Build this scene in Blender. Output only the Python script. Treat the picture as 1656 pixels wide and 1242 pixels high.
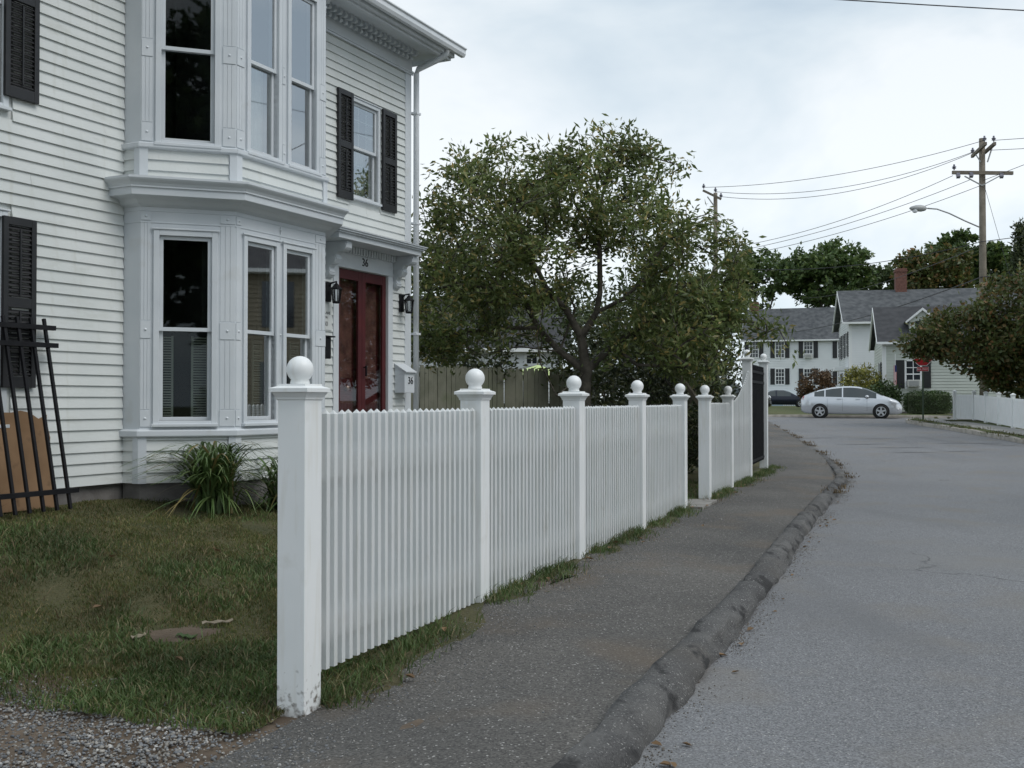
import bpy, math, random
import numpy as np
from mathutils import Matrix, Vector
R = math.radians
random.seed(7); rng = np.random.default_rng(7)
for o in list(bpy.data.objects): bpy.data.objects.remove(o)
scn = bpy.context.scene
COL = scn.collection

# ------------------------------------------------------------------ camera
cam = bpy.data.cameras.new('camera'); camo = bpy.data.objects.new('camera', cam); COL.objects.link(camo)
cam.sensor_width = 36; cam.lens = 1722/1656*36; cam.clip_end = 3000; cam.clip_start = 0.05
camo.location = (0, 0, 1.45); camo.rotation_euler = (R(90+0.898), 0, 0)
scn.camera = camo

# ------------------------------------------------------------------ world: overcast
W = bpy.data.worlds.new('World'); scn.world = W; W.use_nodes = True
wn = W.node_tree.nodes; wl = W.node_tree.links; wn.clear()
SUN_EL, SUN_AZ = 52, 118          # azimuth clockwise from +Y
out = wn.new('ShaderNodeOutputWorld'); bg = wn.new('ShaderNodeBackground')
sky = wn.new('ShaderNodeTexSky'); sky.sky_type = 'NISHITA'; sky.sun_disc = False
sky.sun_elevation = R(SUN_EL); sky.sun_rotation = R(SUN_AZ)
tc = wn.new('ShaderNodeTexCoord'); mp = wn.new('ShaderNodeMapping'); mp.inputs['Scale'].default_value = (1, 1, 2.6)
n1 = wn.new('ShaderNodeTexNoise'); n1.inputs['Scale'].default_value = 1.7; n1.inputs['Detail'].default_value = 6; n1.inputs['Roughness'].default_value = .55
n1.inputs['Distortion'].default_value = .35
cr = wn.new('ShaderNodeValToRGB')
cr.color_ramp.elements[0].position = .36; cr.color_ramp.elements[0].color = (.40, .495, .585, 1)
cr.color_ramp.elements[1].position = .62; cr.color_ramp.elements[1].color = (.76, .80, .825, 1)
e = cr.color_ramp.elements.new(.5); e.color = (.585, .66, .715, 1)
sc = wn.new('ShaderNodeVectorMath'); sc.operation = 'SCALE'; sc.inputs['Scale'].default_value = 10.3
mx = wn.new('ShaderNodeMix'); mx.data_type = 'RGBA'; mx.inputs['Factor'].default_value = .9
wl.new(tc.outputs['Generated'], mp.inputs['Vector']); wl.new(mp.outputs['Vector'], n1.inputs['Vector'])
wl.new(n1.outputs['Fac'], cr.inputs['Fac']); sx_ = wn.new('ShaderNodeSeparateXYZ'); wl.new(tc.outputs['Generated'], sx_.inputs[0])
hz = wn.new('ShaderNodeMapRange'); hz.inputs['From Min'].default_value = .0; hz.inputs['From Max'].default_value = .3; hz.inputs['To Min'].default_value = 11.6; hz.inputs['To Max'].default_value = 10.3
wl.new(sx_.outputs['Z'], hz.inputs['Value']); wl.new(hz.outputs['Result'], sc.inputs['Scale']); wl.new(cr.outputs['Color'], sc.inputs[0])
wl.new(sky.outputs['Color'], mx.inputs['A']); wl.new(sc.outputs['Vector'], mx.inputs['B'])
wl.new(mx.outputs['Result'], bg.inputs['Color']); bg.inputs['Strength'].default_value = .1
wl.new(bg.outputs['Background'], out.inputs['Surface'])

# ------------------------------------------------------------------ sun (veiled by cloud)
sl = bpy.data.lights.new('sun', 'SUN'); sl.energy = 1.15; sl.angle = R(35); sl.color = (1, .97, .93)
so = bpy.data.objects.new('sun', sl); COL.objects.link(so); so.location = (10, -10, 30)
sd = Vector((math.sin(R(SUN_AZ))*math.cos(R(SUN_EL)), math.cos(R(SUN_AZ))*math.cos(R(SUN_EL)), math.sin(R(SUN_EL))))
so.rotation_euler = (-sd).to_track_quat('-Z', 'Y').to_euler()

vs = scn.view_settings; vs.view_transform = 'Standard'; vs.look = 'None'; vs.gamma = 1; vs.use_curve_mapping = False
vs.exposure = 0.32
scn.render.engine = 'CYCLES'

# ------------------------------------------------------------------ materials
def _pos(nt):
    return nt.nodes.new('ShaderNodeNewGeometry').outputs['Position']
def mat(name, c1, c2=None, scale=3., rough=.6, bump=0., bscale=60., detail=5, lo=.35, hi=.65, metal=0., spec=None, dist=.01):
    m = bpy.data.materials.new(name); m.use_nodes = True; nt = m.node_tree; b = nt.nodes['Principled BSDF']
    b.inputs['Roughness'].default_value = rough; b.inputs['Metallic'].default_value = metal
    if spec is not None: b.inputs['Specular IOR Level'].default_value = spec
    p = _pos(nt)
    if c2 is None: b.inputs['Base Color'].default_value = (*c1, 1)
    else:
        n = nt.nodes.new('ShaderNodeTexNoise'); n.inputs['Scale'].default_value = scale; n.inputs['Detail'].default_value = detail
        r = nt.nodes.new('ShaderNodeValToRGB'); r.color_ramp.elements[0].position = lo; r.color_ramp.elements[1].position = hi
        r.color_ramp.elements[0].color = (*c1, 1); r.color_ramp.elements[1].color = (*c2, 1)
        nt.links.new(p, n.inputs['Vector']); nt.links.new(n.outputs['Fac'], r.inputs['Fac']); nt.links.new(r.outputs['Color'], b.inputs['Base Color'])
    if bump:
        n = nt.nodes.new('ShaderNodeTexNoise'); n.inputs['Scale'].default_value = bscale; n.inputs['Detail'].default_value = 4
        bn = nt.nodes.new('ShaderNodeBump'); bn.inputs['Strength'].default_value = bump; bn.inputs['Distance'].default_value = dist
        nt.links.new(p, n.inputs['Vector']); nt.links.new(n.outputs['Fac'], bn.inputs['Height']); nt.links.new(bn.outputs['Normal'], b.inputs['Normal'])
    return m
def mixcol(m, c, scale, lo, hi, stretch=None, detail=4):
    """lay another colour over a material's base colour through a noise mask"""
    nt = m.node_tree; b = nt.nodes['Principled BSDF']; p = _pos(nt)
    if stretch:
        q = nt.nodes.new('ShaderNodeVectorMath'); q.operation = 'MULTIPLY'; q.inputs[1].default_value = stretch; nt.links.new(p, q.inputs[0]); p = q.outputs[0]
    n = nt.nodes.new('ShaderNodeTexNoise'); n.inputs['Scale'].default_value = scale; n.inputs['Detail'].default_value = detail
    mr = nt.nodes.new('ShaderNodeMapRange'); mr.inputs['From Min'].default_value = lo; mr.inputs['From Max'].default_value = hi
    x = nt.nodes.new('ShaderNodeMix'); x.data_type = 'RGBA'
    nt.links.new(p, n.inputs['Vector']); nt.links.new(n.outputs['Fac'], mr.inputs['Value']); nt.links.new(mr.outputs['Result'], x.inputs['Factor'])
    l = b.inputs['Base Color'].links
    if l: nt.links.new(l[0].from_socket, x.inputs['A'])
    else: x.inputs['A'].default_value = b.inputs['Base Color'].default_value
    x.inputs['B'].default_value = (*c, 1); nt.links.new(x.outputs['Result'], b.inputs['Base Color'])
    return m
def leafmat(name, cols, rough=.5, trans=.25):
    m = bpy.data.materials.new(name); m.use_nodes = True; nt = m.node_tree; b = nt.nodes['Principled BSDF']
    g = nt.nodes.new('ShaderNodeNewGeometry'); r = nt.nodes.new('ShaderNodeValToRGB'); el = r.color_ramp.elements
    for i, (p, c) in enumerate(cols):
        x = el[i] if i < 2 else el.new(p)
        x.position = p; x.color = (*c, 1)
    nt.links.new(g.outputs['Random Per Island'], r.inputs['Fac'])
    n = nt.nodes.new('ShaderNodeTexNoise'); n.inputs['Scale'].default_value = 1.3
    mr = nt.nodes.new('ShaderNodeMapRange'); mr.inputs['From Min'].default_value = .3; mr.inputs['From Max'].default_value = .7
    mr.inputs['To Min'].default_value = .65; mr.inputs['To Max'].default_value = 1.3
    v = nt.nodes.new('ShaderNodeVectorMath'); v.operation = 'SCALE'
    nt.links.new(g.outputs['Position'], n.inputs['Vector']); nt.links.new(n.outputs['Fac'], mr.inputs['Value'])
    nt.links.new(r.outputs['Color'], v.inputs[0]); nt.links.new(mr.outputs['Result'], v.inputs['Scale'])
    nt.links.new(v.outputs['Vector'], b.inputs['Base Color']); b.inputs['Roughness'].default_value = rough
    t = nt.nodes.new('ShaderNodeBsdfTranslucent'); nt.links.new(v.outputs['Vector'], t.inputs['Color'])
    ms = nt.nodes.new('ShaderNodeMixShader'); ms.inputs['Fac'].default_value = trans
    nt.links.new(b.outputs[0], ms.inputs[1]); nt.links.new(t.outputs[0], ms.inputs[2])
    nt.links.new(ms.outputs[0], nt.nodes['Material Output'].inputs['Surface'])
    return m
def glassmat(name, tint=(.8, .85, .85), refl=1.0):
    m = bpy.data.materials.new(name); m.use_nodes = True; nt = m.node_tree; nt.nodes.remove(nt.nodes['Principled BSDF'])
    f = nt.nodes.new('ShaderNodeFresnel'); f.inputs['IOR'].default_value = 1.52
    k = nt.nodes.new('ShaderNodeMath'); k.operation = 'MULTIPLY'; k.inputs[1].default_value = 1.0*refl; k.use_clamp = True
    t = nt.nodes.new('ShaderNodeBsdfTransparent'); t.inputs['Color'].default_value = (*tint, 1)
    g = nt.nodes.new('ShaderNodeBsdfGlossy'); g.inputs['Roughness'].default_value = .02
    x = nt.nodes.new('ShaderNodeMixShader')
    nt.links.new(f.outputs[0], k.inputs[0]); nt.links.new(k.outputs[0], x.inputs['Fac'])
    nt.links.new(t.outputs[0], x.inputs[1]); nt.links.new(g.outputs[0], x.inputs[2]); nt.links.new(x.outputs[0], nt.nodes['Material Output'].inputs['Surface'])
    return m
def asphalt(name, base, dark, lightspeck, tan, sp=120., patch=.5):
    m = mat(name, dark, base, patch, .9, .8, 70, 8, .3, .7, dist=.01)
    nt = m.node_tree; b = nt.nodes['Principled BSDF']; p = _pos(nt)
    v = nt.nodes.new('ShaderNodeTexVoronoi'); v.inputs['Scale'].default_value = sp
    rr = nt.nodes.new('ShaderNodeValToRGB'); rr.color_ramp.elements[0].position = .0; rr.color_ramp.elements[0].color = (.55, .55, .55, 1)
    rr.color_ramp.elements[1].position = .9; rr.color_ramp.elements[1].color = lightspeck
    sep = nt.nodes.new('ShaderNodeSeparateColor')
    mul = nt.nodes.new('ShaderNodeMix'); mul.data_type = 'RGBA'; mul.blend_type = 'MULTIPLY'; mul.inputs['Factor'].default_value = .85
    nt.links.new(p, v.inputs['Vector']); nt.links.new(v.outputs['Color'], sep.inputs[0]); nt.links.new(sep.outputs[0], rr.inputs['Fac'])
    nt.links.new(b.inputs['Base Color'].links[0].from_socket, mul.inputs['A']); nt.links.new(rr.outputs['Color'], mul.inputs['B'])
    nt.links.new(mul.outputs['Result'], b.inputs['Base Color'])
    v2 = nt.nodes.new('ShaderNodeTexVoronoi'); v2.inputs['Scale'].default_value = sp*1.15; s2 = nt.nodes.new('ShaderNodeSeparateColor'); m3 = nt.nodes.new('ShaderNodeMapRange')
    m3.inputs['From Min'].default_value = .965; m3.inputs['From Max'].default_value = 1.; x2 = nt.nodes.new('ShaderNodeMix'); x2.data_type = 'RGBA'; x2.inputs['B'].default_value = (.42, .41, .39, 1)
    nt.links.new(p, v2.inputs['Vector']); nt.links.new(v2.outputs['Color'], s2.inputs[0]); nt.links.new(s2.outputs[1], m3.inputs['Value']); nt.links.new(m3.outputs[0], x2.inputs['Factor'])
    nt.links.new(mul.outputs['Result'], x2.inputs['A']); nt.links.new(x2.outputs['Result'], b.inputs['Base Color'])
    mixcol(m, tan, .9, .52, .8)
    return m
def sidingmat(name, c, pitch, c2=None):
    m = mat(name, c, c2 or tuple(x*.93 for x in c), .8, .55)
    nt = m.node_tree; b = nt.nodes['Principled BSDF']; p = _pos(nt)
    s = nt.nodes.new('ShaderNodeSeparateXYZ'); d = nt.nodes.new('ShaderNodeMath'); d.operation = 'DIVIDE'; d.inputs[1].default_value = pitch
    fr = nt.nodes.new('ShaderNodeMath'); fr.operation = 'FRACT'
    iv = nt.nodes.new('ShaderNodeMath'); iv.operation = 'SUBTRACT'; iv.inputs[0].default_value = 1
    bn = nt.nodes.new('ShaderNodeBump'); bn.inputs['Strength'].default_value = 1; bn.inputs['Distance'].default_value = .03
    nt.links.new(p, s.inputs[0]); nt.links.new(s.outputs['Z'], d.inputs[0]); nt.links.new(d.outputs[0], fr.inputs[0]); nt.links.new(fr.outputs[0], iv.inputs[1])
    nt.links.new(iv.outputs[0], bn.inputs['Height']); nt.links.new(bn.outputs['Normal'], b.inputs['Normal'])
    return m

M = {}
M['vinyl'] = mixcol(mat('fence_vinyl', (.78, .80, .80), (.83, .84, .84), 2.5, .42), (.62, .62, .58), 5., .62, .9)
M['siding'] = mixcol(mat('painted_clapboard', (.60, .625, .61), (.665, .685, .67), 1.6, .55, .12, 40), (.48, .49, .45), 2.3, .6, .95, (1, 1, 3))
M['trim'] = mixcol(mat('painted_trim', (.58, .615, .645), (.64, .67, .695), 2.2, .5), (.48, .48, .45), 3.1, .62, .95)
mixcol(M['vinyl'], (.68, .67, .62), 4., .54, .85, (5, 5, .5)); mixcol(M['siding'], (.52, .53, .48), 3., .58, .9, (4, 4, .45))
M['shutter'] = mat('black_shutter_paint', (.012, .013, .015), (.02, .02, .022), 6, .5)
M['black_metal'] = mat('black_powder_coat', (.006, .006, .008), (.011, .011, .013), 8, .6, spec=.25)
M['room'] = mat('unlit_room_dark', (.022, .02, .019), (.035, .032, .03), 2, .9)  # near-black colour stands in for the darkness of unlit rooms
M['curtain'] = mat('net_curtain', (.45, .45, .43), (.55, .55, .53), 9, .9)
M['blind'] = mat('cream_inside_shutter', (.27, .255, .21), (.33, .315, .26), 6, .7)
M['door_curtain'] = mat('brown_door_curtain', (.07, .035, .03), (.16, .09, .07), 7, .9)
M['glass'] = glassmat('window_glass', (.8, .85, .85), .55)
M['red'] = mat('red_door_paint', (.06, .008, .011), (.082, .011, .013), 3, .55)
M['storm_glass'] = glassmat('storm_door_glass', (.9, .85, .85), .12)
M['concrete'] = mat('weathered_concrete', (.20, .19, .175), (.30, .29, .27), 3, .9, .3, 50)
M['foundation'] = mat('grey_foundation', (.13, .12, .115), (.20, .19, .18), 4, .95, .4, 40)
M['roof'] = mat('asphalt_shingle', (.05, .055, .06), (.10, .105, .11), 2.5, .95, .4, 30)
M['roof_dark'] = mat('dark_shingle', (.035, .036, .04), (.055, .056, .06), 3, .95, .4, 30)
M['gutter'] = mat('white_gutter', (.66, .69, .72), (.74, .76, .78), 3, .35)
M['digit'] = mat('black_lettering', (.01, .01, .012))
M['brass'] = mat('worn_brass', (.6, .55, .45), None, rough=.35, metal=.8)
M['cardboard'] = mixcol(mat('cardboard', (.21, .125, .065), (.27, .165, .09), 3, .9), (.13, .075, .04), 6, .62, .75)
M['road'] = asphalt('road_asphalt', (.165, .168, .175), (.13, .132, .138), (1.6, 1.6, 1.6, 1), (.18, .165, .145), 130., .25)
M['walk'] = asphalt('sidewalk_asphalt', (.095, .089, .083), (.052, .05, .048), (1.8, 1.8, 1.75, 1), (.13, .10, .072), 105., .6)
M['berm'] = mixcol(asphalt('berm_asphalt', (.085, .083, .081), (.05, .049, .049), (1.5, 1.5, 1.5, 1), (.10, .09, .078), 150., 1.6), (.022, .021, .021), 4.5, .55, .62, (1.2, .6, 1.6)); mixcol(M['berm'], (.14, .136, .13), 1.7, .52, .72)
M['sand'] = mat('road_sand', (.125, .112, .096), (.17, .152, .13), 6, 1., .6, 80)
M['tar'] = mat('old_tar', (.06, .06, .063), (.09, .09, .094), 3, .8)
M['kerb'] = mat('granite_kerb', (.24, .22, .19), (.36, .33, .29), 4, .9, .3, 40)
M['far_walk'] = mat('concrete_walk', (.26, .25, .235), (.33, .32, .30), 1.2, .9)
M['soil'] = mixcol(mat('lawn_soil', (.052, .055, .021), (.08, .072, .032), 2.2, 1., .8, 30, dist=.03), (.08, .062, .034), 1.1, .58, .7)
M['lawn_far'] = mat('mown_grass', (.06, .085, .022), (.10, .10, .035), .6, 1., .8, 20, dist=.04)
M['dirt'] = mat('bare_dirt', (.085, .062, .043), (.13, .098, .07), 5, 1., .8, 50)
M['bark'] = mat('grey_bark', (.05, .043, .034), (.115, .10, .08), 7, .95, .8, 25, dist=.02)
M['pole'] = mat('weathered_pole', (.15, .128, .098), (.21, .183, .145), 3, .9, .4, 20)
M['board'] = mixcol(mat('grey_stockade_board', (.15, .155, .115), (.21, .21, .165), 3, .9, .3, 30), (.12, .14, .08), 1.5, .5, .7)
M['plank'] = mat('weathered_plank', (.20, .165, .12), (.28, .24, .18), 6, .9)
M['insul'] = mat('porcelain_insulator', (.10, .10, .13), (.2, .2, .24), 9, .3)
M['wire'] = mat('black_cable', (.03, .03, .035), rough=.6)
M['lampgrey'] = mat('grey_cast_metal', (.35, .36, .36), rough=.45)
M['brick'] = mat('red_brick', (.12, .055, .042), (.19, .09, .07), 8, .9, .4, 30)
M['silver'] = mat('silver_car_paint', (.62, .64, .67), rough=.2, metal=.5)
M['navy'] = mat('dark_blue_car_paint', (.012, .015, .028), rough=.2, metal=.2)
M['blackcar'] = mat('black_car_paint', (.012, .012, .014), rough=.22)
M['carglass'] = mat('car_window_glass', (.035, .045, .048), rough=.06, spec=.8)
M['tyre'] = mat('tyre_rubber', (.012, .012, .012), rough=.85)
M['rim'] = mat('alloy_rim', (.55, .56, .58), rough=.3, metal=.6)
M['lamp_clear'] = mat('clear_headlamp', (.75, .77, .8), rough=.12)
M['lamp_red'] = mat('red_tail_lamp', (.35, .015, .015), rough=.2)
M['stop'] = mat('red_sign_face', (.42, .012, .018), rough=.4)
M['signwhite'] = mat('white_sign_paint', (.8, .8, .8), rough=.5)
M['signpost'] = mat('green_steel_post', (.06, .085, .055), rough=.6, metal=.3)
M['lime'] = mat('lime_canvas', (.5, .6, .25), (.55, .66, .3), 2, .8)
M['ac'] = mat('beige_plastic', (.6, .6, .56), rough=.6)
M['siding_far'] = mat('far_white_siding', (.68, .70, .71), (.73, .75, .76), .8, .6)
M['siding_grey'] = mat('pale_green_siding', (.50, .53, .48), (.55, .58, .53), .8, .6)
M['far_trim'] = mat('far_white_trim', (.78, .79, .79), rough=.6)
M['far_glass'] = mat('far_window_glass', (.03, .034, .04), rough=.08, spec=.7)
M['blue'] = mat('pale_blue_lattice', (.33, .42, .5), rough=.7)
M['flag_red'] = mat('flag_red_cloth', (.42, .03, .04), rough=.9)
M['flag_blue'] = mat('flag_blue_cloth', (.03, .04, .13), rough=.9)
M['stone'] = leafmat('crushed_stone', [(0, (.12, .125, .135)), (1, (.30, .30, .295)), (.35, (.19, .2, .21)), (.8, (.24, .22, .19)), (.95, (.45, .44, .42))], .9, 0.)
M['grass'] = leafmat('grass_blades', [(0, (0.065, 0.091, 0.021)), (1, (0.247, 0.195, 0.091)), (.4, (0.098, 0.120, 0.030)), (.68, (0.130, 0.130, 0.042)), (.86, (0.189, 0.150, 0.065))], .65, .25)
M['grass_green'] = leafmat('green_grass_blades', [(0, (0.054, 0.096, 0.024)), (1, (0.276, 0.240, 0.132)), (.5, (0.084, 0.138, 0.036)), (.78, (0.114, 0.156, 0.050)), (.9, (0.192, 0.162, 0.072))], .6, .25)
M['straw'] = leafmat('dead_straw', [(0, (.10, .065, .035)), (1, (.26, .2, .12)), (.5, (.16, .115, .065))], .9, .1)
M['lily'] = leafmat('daylily_leaves', [(0, (0.069, 0.115, 0.034)), (1, (0.299, 0.230, 0.092)), (.5, (0.098, 0.161, 0.052)), (.85, (0.138, 0.184, 0.063)), (.93, (0.230, 0.184, 0.069))], .4, .25)
M['leaf_apple'] = leafmat('crabapple_leaves', [(0, (0.094, 0.131, 0.040)), (1, (0.425, 0.325, 0.112)), (.5, (0.150, 0.194, 0.062)), (.82, (0.213, 0.250, 0.094)), (.94, (0.300, 0.263, 0.100))], .34, .4)
M['leaf_dark'] = leafmat('dark_shrub_leaves', [(0, (0.024, 0.038, 0.014)), (1, (0.108, 0.114, 0.036)), (.6, (0.048, 0.066, 0.024))], .5, .15)
M['leaf_yard'] = leafmat('dark_tree_leaves', [(0, (0.044, 0.069, 0.022)), (1, (0.138, 0.150, 0.050)), (.6, (0.075, 0.106, 0.035))], .5, .25)  # darker green for the yard tree leaves
M['leaf_maple'] = leafmat('maple_leaves', [(0, (0.054, 0.096, 0.026)), (1, (0.156, 0.204, 0.060)), (.6, (0.090, 0.144, 0.043))], .5, .3)
M['leaf_light'] = leafmat('pale_green_leaves', [(0, (.045, .075, .025)), (1, (.10, .13, .05)), (.5, (.065, .095, .03))], .55, .2)
M['leaf_autumn'] = leafmat('turning_dogwood_leaves', [(0, (0.063, 0.092, 0.023)), (1, (0.253, 0.127, 0.052)), (.5, (0.098, 0.121, 0.034)), (.78, (0.138, 0.127, 0.040)), (.92, (0.196, 0.127, 0.046))], .5, .3)
M['leaf_rust'] = leafmat('rusty_bush_leaves', [(0, (.07, .04, .018)), (1, (.15, .085, .04)), (.5, (.10, .058, .026))], .6, .2)
M['leaf_yellow'] = leafmat('yellow_green_bush_leaves', [(0, (.13, .14, .03)), (1, (.36, .32, .07)), (.5, (.22, .22, .045))], .6, .2)
M['leaf_hedge'] = leafmat('clipped_hedge_leaves', [(0, (0.026, 0.054, 0.014)), (1, (0.072, 0.114, 0.030)), (.5, (0.043, 0.078, 0.022))], .55, .2)
M['leaf_dry'] = leafmat('dry_fallen_leaves', [(0, (.13, .075, .04)), (1, (.27, .19, .1)), (.5, (.19, .115, .058))], .8, .1)

def thin(src, name, f):
    m = M[src].copy(); m.name = name; nt = m.node_tree; b = nt.nodes['Principled BSDF']; t = nt.nodes.new('ShaderNodeBsdfTranslucent'); t.inputs['Color'].default_value = (.86, .88, .88, 1)
    x = nt.nodes.new('ShaderNodeMixShader'); x.inputs['Fac'].default_value = f; nt.links.new(b.outputs[0], x.inputs[1]); nt.links.new(t.outputs[0], x.inputs[2]); nt.links.new(x.outputs[0], nt.nodes['Material Output'].inputs['Surface']); return m
M['vinyl_thin'] = thin('vinyl', 'hollow_vinyl_picket', .27)
# post stains: mould and peeling at the foot of a post (own shape, near ground)
def stained(src, base_z):
    m = M[src].copy(); m.name = 'mould_stained_vinyl'; nt = m.node_tree; b = nt.nodes['Principled BSDF']; p = _pos(nt)
    s = nt.nodes.new('ShaderNodeSeparateXYZ'); nt.links.new(p, s.inputs[0])
    mr = nt.nodes.new('ShaderNodeMapRange'); mr.inputs['From Min'].default_value = base_z+.26; mr.inputs['From Max'].default_value = base_z-.02
    mr.inputs['To Min'].default_value = -.16; mr.inputs['To Max'].default_value = .12; mr.clamp = False
    n = nt.nodes.new('ShaderNodeTexNoise'); n.inputs['Scale'].default_value = 26; n.inputs['Detail'].default_value = 7
    a = nt.nodes.new('ShaderNodeMath'); a.operation = 'ADD'
    m2 = nt.nodes.new('ShaderNodeMapRange'); m2.inputs['From Min'].default_value = .52; m2.inputs['From Max'].default_value = .72
    x = nt.nodes.new('ShaderNodeMix'); x.data_type = 'RGBA'; x.inputs['B'].default_value = (.14, .12, .10, 1)
    nt.links.new(s.outputs['Z'], mr.inputs['Value']); nt.links.new(p, n.inputs['Vector'])
    nt.links.new(mr.outputs[0], a.inputs[0]); nt.links.new(n.outputs['Fac'], a.inputs[1]); nt.links.new(a.outputs[0], m2.inputs['Value'])
    nt.links.new(m2.outputs[0], x.inputs['Factor']); nt.links.new(b.inputs['Base Color'].links[0].from_socket, x.inputs['A'])
    nt.links.new(x.outputs['Result'], b.inputs['Base Color'])
    return m
M['vinyl_stained'] = stained('vinyl', -.17)

# ------------------------------------------------------------------ mesh helpers
class MB:
    def __init__(s): s.v = []; s.f = []
    def add(s, vs, fs):
        k = len(s.v); s.v += [tuple(p) for p in vs]; s.f += [tuple(i+k for i in f) for f in fs]; return s
    def box(s, x0, x1, y0, y1, z0, z1, fn=None):
        P = [(x, y, z) for z in (z0, z1) for (x, y) in ((x0, y0), (x1, y0), (x1, y1), (x0, y1))]
        if fn: P = [fn(*p) for p in P]
        return s.add(P, [(0, 3, 2, 1), (4, 5, 6, 7), (0, 1, 5, 4), (1, 2, 6, 5), (2, 3, 7, 6), (3, 0, 4, 7)])
    def bar(s, a, b, w, h=None, up=(0, 0, 1)):
        a = Vector(a); b = Vector(b); h = h or w; d = (b-a).normalized(); u = Vector(up)
        if abs(d.dot(u)) > .98: u = Vector((1, 0, 0))
        x = d.cross(u).normalized()*w/2; y = x.cross(d).normalized()*h/2
        P = [q+i*x+j*y for q in (a, b) for (i, j) in ((-1, -1), (1, -1), (1, 1), (-1, 1))]
        return s.add(P, [(0, 1, 2, 3), (7, 6, 5, 4), (0, 4, 5, 1), (1, 5, 6, 2), (2, 6, 7, 3), (3, 7, 4, 0)])
    def tube(s, pts, rad, n=8, caps=True):
        pts = [Vector(p) for p in pts]; k0 = len(s.v); m = len(pts)
        rad = rad if hasattr(rad, '__len__') else [rad]*m
        for i, p in enumerate(pts):
            d = (pts[min(i+1, m-1)]-pts[max(i-1, 0)]).normalized()
            u = Vector((0, 0, 1)) if abs(d.z) < .9 else Vector((1, 0, 0))
            x = d.cross(u).normalized(); y = x.cross(d)
            for j in range(n):
                a = 2*math.pi*j/n; s.v.append(tuple(p+(x*math.cos(a)+y*math.sin(a))*rad[i]))
        for i in range(m-1):
            for j in range(n):
                q = k0+i*n; s.f.append((q+j, q+(j+1) % n, q+n+(j+1) % n, q+n+j))
        if caps:
            s.f.append(tuple(k0+j for j in range(n-1, -1, -1))); s.f.append(tuple(k0+(m-1)*n+j for j in range(n)))
        return s
    def lathe(s, prof, n=20, c=(0, 0, 0)):
        k0 = len(s.v)
        for r, z in prof:
            for j in range(n):
                a = 2*math.pi*j/n; s.v.append((c[0]+r*math.cos(a), c[1]+r*math.sin(a), c[2]+z))
        for i in range(len(prof)-1):
            for j in range(n):
                q = k0+i*n; s.f.append((q+j, q+(j+1) % n, q+n+(j+1) % n, q+n+j))
        s.f.append(tuple(k0+j for j in range(n-1, -1, -1))); s.f.append(tuple(k0+(len(prof)-1)*n+j for j in range(n)))
        return s
    def sqlathe(s, prof):
        """square rings: prof of (half width, z)"""
        k0 = len(s.v)
        for r, z in prof: s.v += [(-r, -r, z), (r, -r, z), (r, r, z), (-r, r, z)]
        for i in range(len(prof)-1):
            for j in range(4):
                q = k0+i*4; s.f.append((q+j, q+(j+1) % 4, q+4+(j+1) % 4, q+4+j))
        s.f.append((k0+3, k0+2, k0+1, k0)); q = k0+4*(len(prof)-1); s.f.append((q, q+1, q+2, q+3))
        return s
    def sweep(s, path, prof, closed=False):
        """path: list of 2D points; prof: list of (offset to the left-hand outside, z); mitred"""
        rings = [[(*p, z) for p in offset(path, o)] for o, z in prof]
        k0 = len(s.v); n = len(path)
        for r in rings: s.v += r
        m = len(prof)
        for i in range(m):
            i2 = (i+1) % m
            if i2 == 0 and not closed: break
            for j in range(n-1): s.f.append((k0+i*n+j, k0+i*n+j+1, k0+i2*n+j+1, k0+i2*n+j))
        if closed:
            s.f.append(tuple(k0+i*n for i in range(m))); s.f.append(tuple(k0+i*n+n-1 for i in range(m-1, -1, -1)))
        return s
    def mesh(s, name, smooth=False):
        me = bpy.data.meshes.new(name); me.from_pydata(s.v, [], s.f); me.update()
        if smooth: me.polygons.foreach_set('use_smooth', [True]*len(me.polygons))
        return me
    def build(s, name, m, parent=None, smooth=False, bevel=0., **kw):
        return obj(name, s.mesh(name, smooth), m, parent, bevel=bevel, **kw)
def offset(path, o):
    n = len(path); res = []
    nr = []
    for i in range(n-1):
        dx, dy = path[i+1][0]-path[i][0], path[i+1][1]-path[i][1]; l = math.hypot(dx, dy); nr.append((-dy/l, dx/l))
    for i in range(n):
        a = nr[max(i-1, 0)]; b = nr[min(i, n-2)]
        k = 1+a[0]*b[0]+a[1]*b[1]
        res.append((path[i][0]+o*(a[0]+b[0])/k, path[i][1]+o*(a[1]+b[1])/k))
    return res
def obj(name, me, m=None, parent=None, loc=None, rotz=None, bevel=0.):
    o = bpy.data.objects.new(name, me); COL.objects.link(o)
    if m is not None:
        mm = M[m] if isinstance(m, str) else m
        if me.materials:
            if me.materials[0] is not mm: me.materials[0] = mm
        else: me.materials.append(mm)
    if parent: o.parent = parent
    if loc is not None: o.location = loc
    if rotz is not None: o.rotation_euler = (0, 0, rotz)
    if bevel:
        b = o.modifiers.new('bevel', 'BEVEL'); b.width = bevel; b.segments = 2; b.limit_method = 'ANGLE'
    return o
def tag(o, label, cat, group=None, kind=None):
    if label: o['label'] = label
    if cat: o['category'] = cat
    if group: o['group'] = group
    if kind: o['kind'] = kind
    return o
def thing(name, label, cat, loc=(0, 0, 0), rotz=0, group=None):
    o = bpy.data.objects.new(name, None); COL.objects.link(o); o.location = loc; o.rotation_euler = (0, 0, rotz); o.empty_display_size = .2
    return tag(o, label, cat, group)
def struct(o): o['kind'] = 'structure'; return o
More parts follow.
